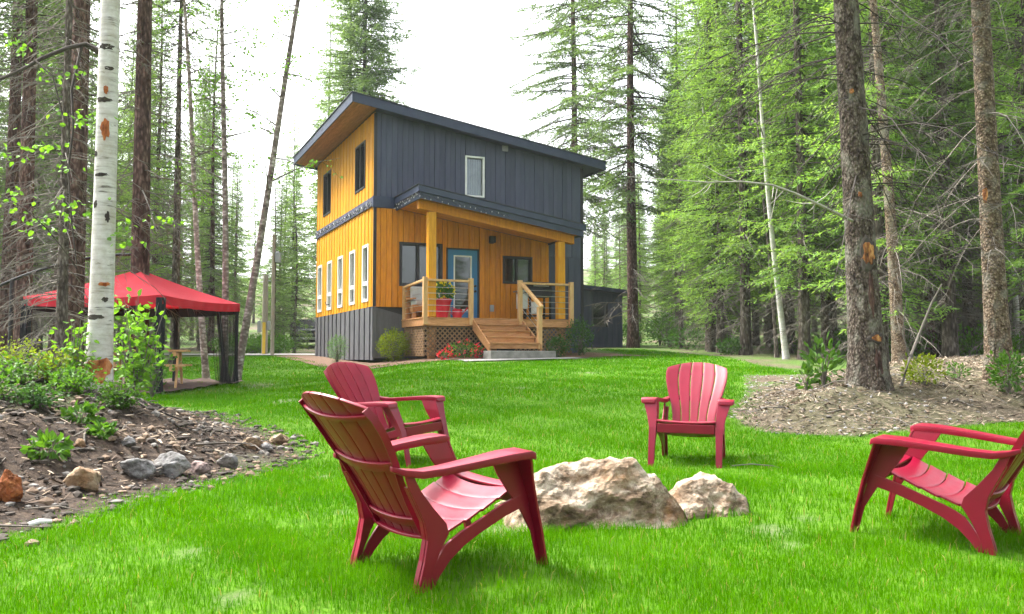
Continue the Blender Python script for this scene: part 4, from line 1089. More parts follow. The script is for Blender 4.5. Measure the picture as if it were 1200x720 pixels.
def net_panel(A, Bc, u0, u1_, flare):
    nn, nv = 50, 10; V = []
    out = ((A + Bc) / 2 - Cc).normalized()
    for i in range(nn + 1):
        u = u0 + (u1_ - u0) * i / nn; e = A.lerp(Bc, u)
        for j in range(nv + 1):
            v = j / nv; p = e - out * .05 + out * (.05 * math.sin(i * .9) * (.3 + v)) + (Bc - A).normalized() * flare * v * v * (.5 - i / nn)
            V.append(loc3(p, (EZ - .15) + (G(*e) + .02 - EZ + .15) * v))
    fs = [(i * (nv + 1) + j, (i + 1) * (nv + 1) + j, (i + 1) * (nv + 1) + j + 1, i * (nv + 1) + j + 1) for i in range(nn) for j in range(nv)]
    mesh_obj('net_panel', V, fs, 'netting', gz, smooth=True)
net_panel(N_, Rr, .72, 1.0, .3); net_panel(Rr, Ff, 0, .22, .3)
b = MB(); hub = loc3(Cc, PZ)
b.tube([hub, hub + Vector((0, 0, .12))], [.07, .05], 10); b.build('hub', 'black_paint', gz)
mast_p = Vector((-10.35, 18.6))
b = MB(); b.tube([loc3(mast_p, G(*mast_p) - .05), loc3(mast_p, 2.62)], .045, 10); b.build('mast', 'black_paint', gz)
b = MB(); arm = []
for k in range(15):
    v = k / 14; p = (mast_p + (mast_p - Cc) * .25).lerp(Cc, v); arm.append(loc3(p, 2.25 + .92 * math.sin(min(1, v * 1.02) * math.pi * .5) ** .8))
b.tube(arm, .032, 8); b.build('arm', 'black_paint', gz, smooth=True)
for k in range(4):
    b = MB(); b.tube([loc3(Cc, PZ - .06), loc3(corn[k].lerp(Cc, .02), EZ - .05)], .014, 6); b.build('rib', 'black_paint', gz)
sheetV = []
nn = 14
for i in range(nn + 1):
    for j in range(nn + 1):
        p = N_ + u1 * (i / nn * 1.1 - .05) + u2 * (j / nn * 1.0 - .02); sheetV.append((p.x, p.y, G(p.x, p.y) + .035 + .03 * abs(math.sin(i * 1.3) * math.cos(j * 1.7)) + (.07 if i == nn else 0) * abs(math.sin(j))))
o = mesh_obj('ground_cloth', sheetV, [(i * (nn + 1) + j, (i + 1) * (nn + 1) + j, (i + 1) * (nn + 1) + j + 1, i * (nn + 1) + j + 1) for i in range(nn) for j in range(nn)], 'ground_cloth', smooth=True); fix(o.data)
tag(o, 'rumpled brown ground cloth under the red canopy', 'ground cloth')
# picnic table
tb_p = Cc + Vector((.25, -.2)); ptab = empty('picnic_table', (tb_p.x, tb_p.y, G(*tb_p) + .06), .25); tag(ptab, 'light wooden picnic table under the red canopy', 'table')
for k in range(5): box_obj('plank', 'wood_rail', ptab, -.85, .85, -.36 + k * .146, -.36 + k * .146 + .136, .70, .74, .004)
for sg in (-1, 1):
    for k in range(2): box_obj('bench_plank', 'wood_rail', ptab, -.85, .85, min(sg * (.55 + k * .14), sg * (.68 + k * .14)), max(sg * (.55 + k * .14), sg * (.68 + k * .14)), .40, .44, .004)
for sx in (-.6, .6):
    box_obj('crossbar', 'wood_rail', ptab, sx - .04, sx + .04, -.8, .8, .31, .395); box_obj('crossbar', 'wood_rail', ptab, sx - .04, sx + .04, -.35, .35, .61, .695)
    for sg in (-1, 1):
        b = MB(); b.loft([[(sx + .045, sg * y - .05, z_), (sx + .085, sg * y - .05, z_), (sx + .085, sg * y + .05, z_), (sx + .045, sg * y + .05, z_)] for y, z_ in ((.62, -.08), (.22, .695))]); b.build('leg', 'wood_rail', ptab)

# ------------------------------------------------------------------ posts and a parked vehicle by the road
noisemat('post_wood', [(0.3, (0.26, 0.23, 0.18)), (0.7, (0.44, 0.40, 0.33))], scale=6, rough=.9, stretch=(5, 5, .6), bump=.2)
plain('sign_yellow', (0.75, 0.5, 0.05), .6)
def pole_at(px, ybot, ytop, d, wpx, name, label):
    pb = at_depth(px, ybot, d); pt_ = at_depth(px, ytop, d); z0 = G(pb.x, pb.y); e = empty(name, (pb.x, pb.y, z0)); r_ = wpx * d / F / 2
    b = MB(); b.tube([(0, 0, -.1), (0, 0, (pt_.z - z0) * .5), (0, 0, pt_.z - z0)], [r_ * 1.1, r_, r_ * .9], 10); b.build('pole', 'post_wood', e, smooth=True); tag(e, label, 'utility pole', 'poles by the road'); return e, pt_.z - z0
e, hh = pole_at(310, 415, 322, 36, 6.5, 'utility_pole', 'short thick wooden pole with a meter box by the gravel road')
box_obj('meter_box', 'metal_grey', e, -.26, -.12, -.18, -.05, .9, 1.35, .02); box_obj('meter_box', 'metal_grey', e, .12, .24, -.18, -.05, 1.0, 1.35, .02); box_obj('marker_strip', 'sign_yellow', e, -.06, .06, -.14, -.115, .05, 1.3)
b = MB(); b.tube([(-.2, 0, hh - .3), (.2, 0, hh - .25)], .03, 6); b.build('bracket', 'metal_grey', e)
e, hh = pole_at(319, 416, 275, 35, 4.0, 'utility_pole', 'tall thin wooden pole with a pale box near its top')
box_obj('junction_box', 'metal_grey', e, .08, .28, -.1, .08, hh - 1.1, hh - .72, .02); b = MB(); b.tube([(0, 0, hh - .75), (.2, 0, hh - .68)], .025, 6); b.build('bracket', 'metal_grey', e)

plain('car_black', (0.02, 0.021, 0.025), .25, spec=.6, bump=0); plain('chrome', (.75, .75, .76), .15, metallic=1.0, bump=0); plain('tyre', (.015, .015, .015), .9)
cd_ = 56.0; pc = at_depth(362, 412, cd_); car = empty('parked_car', (pc.x, pc.y, G(pc.x, pc.y)), R(8)); tag(car, 'black parked car seen end-on beyond the left corner of the cabin', 'car')
def sect(y, w0, w1, z0, zm, z1): return [(-w0, y, z0), (w0, y, z0), (w0, y, zm), (w1, y, z1), (-w1, y, z1), (-w0, y, zm)]
b = MB(); b.loft([sect(-2.2, .80, .78, .35, .75, .92), sect(-2.1, .88, .85, .28, .8, 1.0), sect(-1.0, .9, .86, .25, .9, 1.08), sect(1.9, .9, .86, .25, .9, 1.08), sect(2.1, .85, .8, .35, .8, 1.0)]); b.build('body', 'car_black', car, smooth=True, bevel=.03)
b = MB(); b.loft([sect(-1.0, .82, .8, 1.05, 1.07, 1.09), sect(-.45, .80, .62, 1.05, 1.2, 1.66), sect(1.3, .80, .62, 1.05, 1.2, 1.66), sect(1.85, .82, .8, 1.05, 1.07, 1.09)]); b.build('cabin', 'car_black', car, bevel=.02)
b = MB(); b.add([(-.70, -.99, 1.12), (.70, -.99, 1.12), (.58, -.56, 1.58), (-.58, -.56, 1.58)], [(0, 1, 2, 3)]); b.build('windscreen', 'trim_dark', car)
box_obj('grille', 'chrome', car, -.42, .42, -2.23, -2.19, .62, .74); box_obj('bumper', 'metal_grey', car, -.82, .82, -2.26, -2.15, .36, .52, .03); box_obj('number_plate', 'trim_white', car, -.18, .18, -2.275, -2.262, .4, .5)
for sg in (-1, 1):
    box_obj('headlight', 'chrome', car, sg * .50, sg * .78, -2.225, -2.17, .66, .84, .02)
    for yy in (-1.45, 1.4):
        b = MB(); b.tube([(sg * .68, yy, .34), (sg * .91, yy, .34)], .34, 20); b.build('wheel', 'tyre', car, smooth=True)

# ------------------------------------------------------------------ trees
def bark_mat(name, dark, mid, light, scale=10, zs=.35, bump=.8, lichen=None, dist=.03):
    m, n, l, b = new_mat(name)
    tc = n.new('ShaderNodeTexCoord'); mp = n.new('ShaderNodeMapping'); mp.inputs['Scale'].default_value = (1, 1, zs); l.new(tc.outputs['Object'], mp.inputs[0])
    oi = n.new('ShaderNodeObjectInfo'); sc = n.new('ShaderNodeMath'); sc.operation = 'MULTIPLY'; sc.inputs[1].default_value = 31; l.new(oi.outputs['Random'], sc.inputs[0])
    ad = n.new('ShaderNodeVectorMath'); l.new(mp.outputs[0], ad.inputs[0]); l.new(sc.outputs[0], ad.inputs[1])
    t = n.new('ShaderNodeTexNoise'); t.inputs['Scale'].default_value = scale; t.inputs['Detail'].default_value = 12; t.inputs['Roughness'].default_value = .72; t.inputs['Distortion'].default_value = .4; l.new(ad.outputs[0], t.inputs['Vector'])
    r_ = ramp(n, [(.36, dark), (.5, mid), (.64, light)]); l.new(t.outputs['Fac'], r_.inputs[0]); out = r_.outputs[0]
    vo = n.new('ShaderNodeTexVoronoi'); vo.inputs['Scale'].default_value = scale * 2.2; l.new(ad.outputs[0], vo.inputs['Vector'])
    rv = ramp(n, [(.15, (1, 1, 1)), (.55, (.30, .27, .25))]); l.new(vo.outputs['Distance'], rv.inputs[0])
    mm = n.new('ShaderNodeMix'); mm.data_type = 'RGBA'; mm.blend_type = 'MULTIPLY'; mm.inputs[0].default_value = .85; l.new(out, mm.inputs[6]); l.new(rv.outputs[0], mm.inputs[7]); out = mm.outputs[2]
    if lichen:
        t2 = n.new('ShaderNodeTexNoise'); t2.inputs['Scale'].default_value = scale * .35; t2.inputs['Detail'].default_value = 8; l.new(ad.outputs[0], t2.inputs['Vector'])
        r2 = ramp(n, [(.5, (0, 0, 0)), (.68, (.7, .7, .7))]); l.new(t2.outputs['Fac'], r2.inputs[0])
        m2 = n.new('ShaderNodeMix'); m2.data_type = 'RGBA'; m2.inputs[7].default_value = (*lichen, 1); l.new(r2.outputs[0], m2.inputs[0]); l.new(out, m2.inputs[6]); out = m2.outputs[2]
    hs = n.new('ShaderNodeHueSaturation'); mr = n.new('ShaderNodeMapRange'); mr.inputs[3].default_value = .75; mr.inputs[4].default_value = 1.25; l.new(oi.outputs['Random'], mr.inputs[0]); l.new(mr.outputs[0], hs.inputs['Value']); l.new(out, hs.inputs['Color'])
    l.new(hs.outputs[0], b.inputs['Base Color']); b.inputs['Roughness'].default_value = .92; b.inputs['Specular IOR Level'].default_value = .15
    mxh = n.new('ShaderNodeMath'); mxh.operation = 'SUBTRACT'; l.new(t.outputs['Fac'], mxh.inputs[0]); l.new(vo.outputs['Distance'], mxh.inputs[1])
    bp = n.new('ShaderNodeBump'); bp.inputs['Strength'].default_value = bump; bp.inputs['Distance'].default_value = dist; l.new(mxh.outputs[0], bp.inputs['Height']); l.new(bp.outputs[0], b.inputs['Normal'])
bark_mat('bark_spruce', (.03, .022, .017), (.15, .12, .096), (.32, .275, .23), 17, zs=.55, lichen=(.23, .225, .18), dist=.06)
bark_mat('bark_red', (.055, .030, .025), (.16, .095, .08), (.28, .185, .16), 9)
bark_mat('bark_tan', (.07, .05, .035), (.24, .18, .125), (.40, .32, .235), 14, zs=.9, lichen=(.20, .195, .16))
bark_mat('bark_birch_pink', (.18, .14, .13), (.5, .42, .40), (.66, .60, .58), 4, zs=1.6, bump=.2)
bark_mat('bark_grey', (.06, .05, .043), (.17, .145, .125), (.30, .265, .235), 8)
noisemat('dead_twig', [(.3, (.09, .078, .066)), (.7, (.20, .178, .152))], scale=3, rough=.95)
noisemat('twig_pale', [(.3, (.25, .23, .2)), (.7, (.42, .39, .35))], scale=3, rough=.95)
noisemat('dead_twig_dark', [(.3, (.028, .023, .02)), (.7, (.075, .063, .054))], scale=3, rough=.95)
# birch bark with dark lenticels and scars
m, n, l, b = new_mat('bark_birch')
tc = n.new('ShaderNodeTexCoord'); mp = n.new('ShaderNodeMapping'); mp.inputs['Scale'].default_value = (3, 3, 26); l.new(tc.outputs['Object'], mp.inputs[0])
t = n.new('ShaderNodeTexNoise'); t.inputs['Scale'].default_value = 1.6; t.inputs['Detail'].default_value = 6; l.new(mp.outputs[0], t.inputs['Vector'])
r1 = ramp(n, [(.30, (.07, .06, .06)), (.36, (.40, .385, .375)), (.5, (.52, .50, .49)), (.7, (.60, .59, .58))]); l.new(t.outputs['Fac'], r1.inputs[0])
mp2 = n.new('ShaderNodeMapping'); mp2.inputs['Scale'].default_value = (1.6, 1.6, 4.5); l.new(tc.outputs['Object'], mp2.inputs[0])
t2 = n.new('ShaderNodeTexNoise'); t2.inputs['Scale'].default_value = 2.3; t2.inputs['Detail'].default_value = 8; t2.inputs['Roughness'].default_value = .65; l.new(mp2.outputs[0], t2.inputs['Vector'])
r2 = ramp(n, [(.28, (.03, .028, .028)), (.36, (1, 1, 1))]); l.new(t2.outputs['Fac'], r2.inputs[0])
mm = n.new('ShaderNodeMix'); mm.data_type = 'RGBA'; mm.blend_type = 'MULTIPLY'; mm.inputs[0].default_value = 1; l.new(r1.outputs[0], mm.inputs[6]); l.new(r2.outputs[0], mm.inputs[7])
t5 = n.new('ShaderNodeTexNoise'); t5.inputs['Scale'].default_value = 5; t5.inputs['Detail'].default_value = 9; t5.inputs['Roughness'].default_value = .7; l.new(tc.outputs['Object'], t5.inputs['Vector'])
r5 = ramp(n, [(.42, (0, 0, 0)), (.62, (.75, .75, .75))]); l.new(t5.outputs['Fac'], r5.inputs[0])
m5 = n.new('ShaderNodeMix'); m5.data_type = 'RGBA'; m5.inputs[7].default_value = (.33, .30, .24, 1); l.new(r5.outputs[0], m5.inputs[0]); l.new(mm.outputs[2], m5.inputs[6])
l.new(m5.outputs[2], b.inputs['Base Color']); b.inputs['Roughness'].default_value = .7
bp = n.new('ShaderNodeBump'); bp.inputs['Strength'].default_value = .5; bp.inputs['Distance'].default_value = .015; l.new(t2.outputs['Fac'], bp.inputs['Height']); l.new(bp.outputs[0], b.inputs['Normal'])
noisemat('birch_inner', [(.34, (.14, .035, .012)), (.5, (.36, .11, .03)), (.7, (.52, .27, .12))], scale=14, rough=.8, stretch=(1, 1, .4), bump=.4)
noisemat('wood_scar', [(.34, (.035, .014, .008)), (.5, (.22, .08, .022)), (.66, (.50, .26, .09))], scale=16, rough=.8, stretch=(1, 1, .4), bump=.6)
leafmat('needles_dark', (.07, .135, .048), (.16, .255, .08), .42, .25, .9)
leafmat('needles_bright', (.095, .205, .045), (.235, .375, .085), .5, .25, .7)  # sunlit look of the right hand wood, put into the needle colour
leafmat('needles_mid', (.09, .17, .06), (.21, .33, .12), .45, .15, .8)
leafmat('birch_leaf', (.08, .20, .02), (.16, .33, .03), .45, .15, 3)
leafmat('shrub_leaf', (.035, .11, .012), (.10, .22, .02), .4, .2, 4)
leafmat('shrub_dark', (.035, .10, .02), (.08, .19, .035), .35, .2, 4)
leafmat('shrub_yellow', (.11, .18, .012), (.22, .27, .02), .4, .15, 4)
leafmat('shrub_blue', (.11, .22, .10), (.20, .34, .17), .3, .15, 4)

def tube_arrays(acc, pts, rads, n_=3):
    """append a tube to acc=(V list, F list) without caps"""
    V, Fq = acc; o = len(V); pts = [Vector(p) for p in pts]
    for i, p in enumerate(pts):
        d = (pts[min(i + 1, len(pts) - 1)] - pts[max(i - 1, 0)]); d.normalize()
        a = d.cross(Vector((0, 0, 1))) if abs(d.z) < .95 else d.cross(Vector((1, 0, 0)))
        a.normalize(); c = d.cross(a)
        for k in range(n_): V.append(tuple(p + (a * math.cos(2 * math.pi * k / n_) + c * math.sin(2 * math.pi * k / n_)) * rads[i]))
    for i in range(len(pts) - 1):
        for k in range(n_):
            a = o + i * n_ + k; c = o + i * n_ + (k + 1) % n_; Fq.append((a, c, c + n_, a + n_))
def acc_mesh(name, acc, mat, smooth=True):
    V, Fq = acc; return big_mesh(name, np.array(V), np.array(Fq).ravel(), np.full(len(Fq), 4), [mat], smooth=smooth)

def trunk_mesh(h, r0, lean, seed, mat, n_=16, rows=40, flare=1.5, bumps=0.0, top=.12):
    rg = random.Random(seed); V = []; Fq = []
    ph = rg.uniform(0, 6); off = Vector((rg.uniform(-9, 9), rg.uniform(-9, 9), 0))
    def axis(z):
        u = z / h; return (lean[0] * z + .10 * math.sin(u * 5 + ph) * u * 1.2, lean[1] * z + .08 * math.sin(u * 4 + ph * 2) * u)
    def rad(z): u = max(0, z / h); return r0 * (1 - (1 - top) * u ** .85) * (1 + (flare - 1) * math.exp(-max(z, 0) / (r0 * 2.2)))
    for i in range(rows + 1):
        z = -.25 + (h + .25) * (i / rows) ** 1.35; ax = axis(max(z, 0)); r_ = rad(z)
        for k in range(n_):
            a = 2 * math.pi * k / n_
            q_ = 1 + (.10 * math.sin(a * 5 + ph) * math.exp(-max(z, 0) / (r0 * 2)))
            if bumps:
                p = Vector((math.cos(a) * 2.2, math.sin(a) * 2.2, z * 1.8)) + off
                q_ += bumps * (mnoise.fractal(p * 1.6, 1, 2, 5) + .6 * mnoise.noise(p * 6))
            V.append((ax[0] + math.cos(a) * r_ * q_, ax[1] + math.sin(a) * r_ * q_, z))
    for i in range(rows):
        for k in range(n_):
            a = i * n_ + k; c = i * n_ + (k + 1) % n_; Fq.append((a, c, c + n_, a + n_))
    return acc_mesh('trunk', (V, Fq), mat), axis, rad

def dead_branches(axis, rad, z0, z1, nb, length, seed, mat='dead_twig', droop=.35, thick=.014, sub=8, nside=3):
    rg = random.Random(seed); acc = ([], [])
    for i in range(nb):
        z = rg.uniform(z0, z1); a = rg.uniform(0, 2 * math.pi); ln = length * rg.uniform(.35, 1.1); ax = axis(z); r_ = rad(z)
        d = Vector((math.cos(a), math.sin(a), 0)); up0 = rg.uniform(-.35, .15); pts = []
        bend = Vector((rg.uniform(-.15, .15), rg.uniform(-.15, .15), 0))
        for k in range(6):
            u = k / 5; pts.append(Vector((ax[0], ax[1], z)) + d * (r_ * .8 + ln * u) + bend * u * u * ln + Vector((0, 0, ln * (up0 * u - droop * u * u * rg.uniform(.8, 1.2)))))
        t0 = thick * rg.uniform(.7, 1.3) * (.6 + .5 * ln / length)
        tube_arrays(acc, pts, [t0 * (1 - .8 * k / 5) for k in range(6)], nside)
        for s_ in range(sub):
            u = rg.uniform(.2, .95); k = u * 5; i0 = min(int(k), 4); p = pts[i0].lerp(pts[i0 + 1], k - i0); td = (pts[i0 + 1] - pts[i0]).normalized()
            sd_ = td.cross(Vector((0, 0, 1))).normalized() * rg.choice((-1, 1)); l2 = ln * rg.uniform(.12, .4) * (1.1 - u * .6)
            dd = (td * .6 + sd_ * rg.uniform(.4, 1) + Vector((0, 0, rg.uniform(-.7, .2)))).normalized()
            tube_arrays(acc, [p, p + dd * l2 * .5 + Vector((0, 0, -.02 * l2)), p + dd * l2 + Vector((0, 0, -.12 * l2))], [t0 * .45, t0 * .3, t0 * .12], 3)
    return acc_mesh('dead_branches', acc, mat)

def spruce_crown(axis, h, zb, Rm, seed, mat, step=.30, per=5, shape=.8, clump=.115, cw=.036, droop=.30, dens=1.0, zlimit=None, woodmat='dead_twig_dark', thin=0.0):
    rg = np.random.default_rng(seed); wood = ([], [])
    P = []; D = []; S = []
    z = zb
    while z < h - .15:
        fr_ = (h - z) / (h - zb); Lm = Rm * min(1.0, fr_ ** shape + .03) * (1 - .35 * max(0, (fr_ - .8) / .2)); st_ = step * (.55 + .45 * fr_)
        for k in range(per):
            if rg.random() < thin: continue
            ln = Lm * rg.uniform(.55, 1.12); a = rg.uniform(0, 2 * math.pi); zz_ = z + rg.uniform(-.5, .5) * st_
            ax = axis(max(0, min(zz_, h))); d = np.array([math.cos(a), math.sin(a), 0.0]); sd_ = np.array([-d[1], d[0], 0.0])
            e0 = -.10 + .65 * (1 - fr_) ** 1.5 + rg.uniform(-.12, .12); dr = droop * rg.uniform(.6, 1.3)
            f_ = lambda u: np.array([ax[0], ax[1], zz_]) + d * (ln * u)[..., None] + np.array([0, 0, 1.0]) * (ln * (e0 * u - dr * u ** 2 + .16 * u ** 4))[..., None]
            uu = np.linspace(0, 1, 5); pp = f_(uu)
            if ln > .35: tube_arrays(wood, pp, [.012 * ln * (1 - .85 * q_) + .004 for q_ in uu], 3)
            n2 = max(4, int(ln / .085 * dens)); us = np.sort(rg.uniform(.12, 1, n2)); base = f_(us); side = np.where(np.arange(n2) % 2, 1, -1)
            l2 = np.clip(.42 * ln * (1.05 - us) + .10, .08, .62) * rg.uniform(.6, 1.15, n2)
            dirv = d[None] * .62 + sd_[None] * (side * rg.uniform(.5, 1.0, n2))[:, None] + np.stack([np.zeros(n2), np.zeros(n2), rg.uniform(-.75, .05, n2)], 1)
            dirv /= np.linalg.norm(dirv, axis=1, keepdims=True)
            n3 = np.maximum(2, (l2 / (clump * .52) * dens).astype(int))
            rep = np.repeat(np.arange(n2), n3); v = rg.random(len(rep))
            P.append(base[rep] + dirv[rep] * (l2[rep] * v)[:, None] + np.array([0, 0, -.10]) * (l2[rep] * v ** 2)[:, None])
            D.append(dirv[rep] + rg.normal(size=(len(rep), 3)) * .42)
            nm = max(3, int(ln / .07)); um = rg.uniform(.3, 1, nm); P.append(f_(um)); D.append(d[None] * 1.0 + rg.normal(size=(nm, 3)) * .5)
        z += st_
    P = np.concatenate(P); D = np.concatenate(D); D /= np.linalg.norm(D, axis=1, keepdims=True)
    n_ = len(P); rr_ = rg.normal(size=(n_, 3)); sd2 = np.cross(D, rr_); sd2 /= np.linalg.norm(sd2, axis=1, keepdims=True)
    Ln = clump * rg.uniform(.7, 1.35, n_)[:, None]; Wd = cw * rg.uniform(.6, 1.2, n_)[:, None] * .5
    V = np.stack([P, P + D * Ln * .45 + sd2 * Wd, P + D * Ln, P + D * Ln * .45 - sd2 * Wd], 1).reshape(-1, 3)
    nv = len(V); wv = np.array(wood[0]).reshape(-1, 3); wf = np.array(wood[1]).reshape(-1, 4) + nv
    Vall = np.concatenate([V, wv]); loops = np.concatenate([np.arange(nv), wf.ravel()])
    sizes = np.full(n_ + len(wf), 4); mi = np.concatenate([np.zeros(n_), np.ones(len(wf))]).astype(np.int32)
    return big_mesh('crown', Vall, loops, sizes, [mat, woodmat], mi)

def spruce(name, h, r0, zb, Rm, seed, bark, needles, dead=None, lean=(0, 0), hi=False, **kw):
    e = empty(name)
    tm, axis, rad = trunk_mesh(h, r0, lean, seed, bark, n_=40 if hi else 10, rows=220 if hi else 26, bumps=.055 if hi else 0, flare=1.45 if hi else 1.25, top=.10)
    link(bpy.data.objects.new('trunk', tm), e)
    link(bpy.data.objects.new('crown', spruce_crown(axis, h, zb, Rm, seed + 1, needles, **kw)), e)
    if dead: link(bpy.data.objects.new('dead_branches', dead_branches(axis, rad, seed=seed + 2, **dead)), e)
    return e, axis, rad

PROTO = {}
def proto(key, *a, **k): PROTO[key] = spruce('spruce_tree', *a, **k)[0]; PROTO[key]['_used'] = 0
# forest grown: bare grey twigs below, crown above
D1 = lambda z0, z1, nb, ln: dict(z0=z0, z1=z1, nb=nb, length=ln)
proto('dark_a', 21, .19, 4.0, 2.2, 101, 'bark_grey', 'needles_dark', D1(1.0, 6.5, 110, 1.7))
proto('dark_b', 18, .16, 2.2, 2.2, 111, 'bark_red', 'needles_dark', D1(.8, 4.5, 90, 1.6))
proto('dark_tall', 25, .20, 8.0, 2.0, 121, 'bark_red', 'needles_dark', D1(1.5, 9, 90, 1.7))
proto('bright_a', 20, .17, 2.2, 2.5, 131, 'bark_grey', 'needles_bright', D1(.6, 4.5, 60, 1.6), clump=.095, cw=.030, dens=1.25)
proto('bright_b', 17, .14, 1.2, 2.3, 141, 'bark_grey', 'needles_bright', D1(.5, 3.5, 50, 1.4), clump=.095, cw=.030, dens=1.25)
proto('bright_tall', 24, .19, 3.2, 2.6, 151, 'bark_spruce', 'needles_bright', D1(1.0, 7, 100, 1.9), clump=.095, cw=.030, dens=1.25)
proto('young', 6.5, .06, .25, 1.25, 161, 'bark_grey', 'needles_dark', None, step=.2, per=5, clump=.09, cw=.03)
proto('twiggy', 19, .15, 11, 1.7, 171, 'bark_grey', 'needles_dark', D1(.8, 13, 240, 1.8))
proto('sparse', 26, .22, 5.5, 3.7, 181, 'bark_red', 'needles_dark', D1(1.2, 12, 170, 2.4), per=5, step=.42, thin=.12, droop=.42, shape=.6, dens=1.35)
proto('broad', 24, .22, 3.0, 3.7, 191, 'bark_grey', 'needles_mid', None, per=8, step=.30, shape=.6, clump=.13, cw=.045, dens=1.2)
used = set()
def put_tree(key, x, y, sc, label, group=None, lean=None, name='spruce_tree'):
    src = PROTO[key]
    if key in used: o = copy_tree(src)
    else: o = src; used.add(key)
    o.location = (x, y, G(x, y) - .05); o.scale = (sc * random.uniform(.92, 1.08),) * 2 + (sc,); o.rotation_euler = ((lean or (0, 0))[0], (lean or (0, 0))[1], random.uniform(0, 6.28))
    tag(o, label, 'tree', group); return o
def px_x(px, d): return (px - 600) / F * d

# named trees, by picture column and distance
def named(key, px, d, sc, label, lean=None): return put_tree(key, px_x(px, d), d, sc, label, None, lean)
named('sparse', 742, 36, 1.0, 'tall sparse spruce with bare lower trunk right of the cabin, beside the shed')
named('sparse', 673, 42, 1.05, 'tall open-branched spruce rising behind the right end of the cabin roof')
named('broad', 425, 44, 1.05, 'broad dense spruce rising behind the left end of the cabin roof')
named('dark_tall', 27, 21, 1.0, 'reddish brown trunked spruce near the left edge of the picture')
named('dark_tall', 84, 16.5, 1.05, 'thick brown trunked spruce just left of the white birch')
named('dark_tall', 163, 18.8, 1.15, 'thick reddish spruce just right of the white birch, behind the canopy')
named('twiggy', 72, 13.2, .62, 'thin grey trunk between the brown spruces left of the birch')
named('twiggy', 205, 27, .9, 'slim grey spruce trunk right of the reddish spruce behind the canopy')
named('bright_tall', 835, 30, .9, 'bright green spruce behind the thin white leaning trunk')
named('bright_a', 795, 40, .85, 'pointed green spruce whose top shows against the sky right of the cabin')
named('dark_a', 1113, 21.5, 1.0, 'grey brown spruce trunk between the two big right hand trunks')
named('dark_b', 1090, 26, .9, 'slim dark trunk just left of the grey brown spruce on the right')
named('bright_b', 342, 56, .9, 'green spruce left of the cabin behind the tall thin pole')
named('young', 345, 46, 1.5, 'small young spruce beside the road left of the cabin')

# filling forest: positions in depth rows, kept off lawn, house, canopy and road
rf = random.Random(5)
placed = []
def far_enough(x, y, dmin): return all((x - a) ** 2 + (y - b) ** 2 > dmin * dmin for a, b in placed)
MARK = [(-400, 30, 'left of the reddish trunk at the left edge'), (30, 85, 'between the two brown trunks left of the birch'), (85, 165, 'behind the white birch'), (165, 215, 'behind the peak of the red canopy'),
        (215, 262, 'behind the right half of the red canopy'), (262, 300, 'behind the slender birches beside the canopy'), (300, 330, 'behind the two road poles'), (330, 372, 'just left of the cabin'), (372, 440, 'behind the left wall of the cabin'), (440, 684, 'behind the cabin roof'),
        (684, 742, 'behind the dark shed'), (742, 795, 'right of the bare spruce beside the shed'), (795, 850, 'behind the pink chair'), (850, 915, 'left of the white leaning birch'), (915, 985, 'between the white leaning birch and the largest trunk'),
        (985, 1050, 'behind the largest trunk'), (1050, 1113, 'just right of the largest trunk'), (1113, 1170, 'left of the smooth tan trunk'), (1170, 3000, 'right of the smooth tan trunk')]
LOOK = {'dark_a': 'bare-trunked dark spruce', 'dark_b': 'bushy dark spruce', 'dark_tall': 'tall red-barked spruce', 'bright_a': 'bright green spruce', 'bright_b': 'low-branched bright spruce', 'bright_tall': 'very tall bright spruce', 'young': 'small young spruce', 'twiggy': 'twiggy grey spruce', 'sparse': 'open spruce', 'broad': 'broad spruce'}
def tree_label(key, px, d):
    where = next(t_ for a_, c_, t_ in MARK if a_ <= px < c_)
    return LOOK[key] + (', near row, ' if d < 28 else ', middle row, ' if d < 44 else ', far row, ' if d < 60 else ', farthest row, ') + where
def forest(cnt, pr, dr_rng, keys, label, group, dmin=1.8, scr=(.8, 1.15), skyline=None):
    k = tries = 0
    while k < cnt and tries < cnt * 60:
        tries += 1
        px = rf.uniform(*pr); d = rf.uniform(*dr_rng) ** 1.0; x = px_x(px, d)
        if not far_enough(x, d, dmin): continue
        if float(sdist(LAWN, x, d)) > -1.2: continue
        if -13 < x < 4.5 and 24 < d < 41: continue
        if d < 24 and x < 0 and -11.5 < x and d > 14: continue
        key = rf.choice(keys); sc = rf.uniform(*scr)
        if skyline:
            hmax = skyline(px, d); hh_ = {'dark_a': 21, 'dark_b': 18, 'dark_tall': 25, 'bright_a': 20, 'bright_b': 17, 'bright_tall': 24, 'young': 6.5, 'twiggy': 19, 'sparse': 26, 'broad': 24}[key]
            sc = min(sc, hmax / hh_)
            if sc < .35: continue
        placed.append((x, d)); put_tree(key, x, d, sc, tree_label(key, px, d), 'spruces ' + next(t_ for a_, c_, t_ in MARK if a_ <= px < c_)); k += 1
def sky_mid(px, d):    # highest allowed tree so that the bright sky gap of the photograph stays open
    ytop = float(np.interp(px, [180, 230, 260, 300, 330, 360, 395, 460, 490, 600, 640, 690, 700, 760, 790, 830, 870], [-400, 60, 170, 190, 180, 150, -100, -100, 430, 430, 330, 300, 250, 190, 60, -60, -500]))
    return max(.5, (420 - ytop) / F * d + 1 - float(base_h(px_x(px, d), d)))
forest(14, (-180, 225), (17, 34), ['dark_a', 'dark_b', 'dark_tall', 'twiggy'], 'spruce in the dense dark wood on the left behind the canopy', 'wood on the left', 2.0)
forest(32, (-120, 250), (34, 75), ['dark_a', 'dark_b', 'bright_b', 'twiggy', 'dark_tall'], 'spruce far back in the wood on the left', 'far wood on the left', 2.4)
forest(22, (-120, 235), (30, 62), ['dark_b', 'bright_b', 'bright_a'], '', 'far wood on the left', 1.8, (.6, .95))
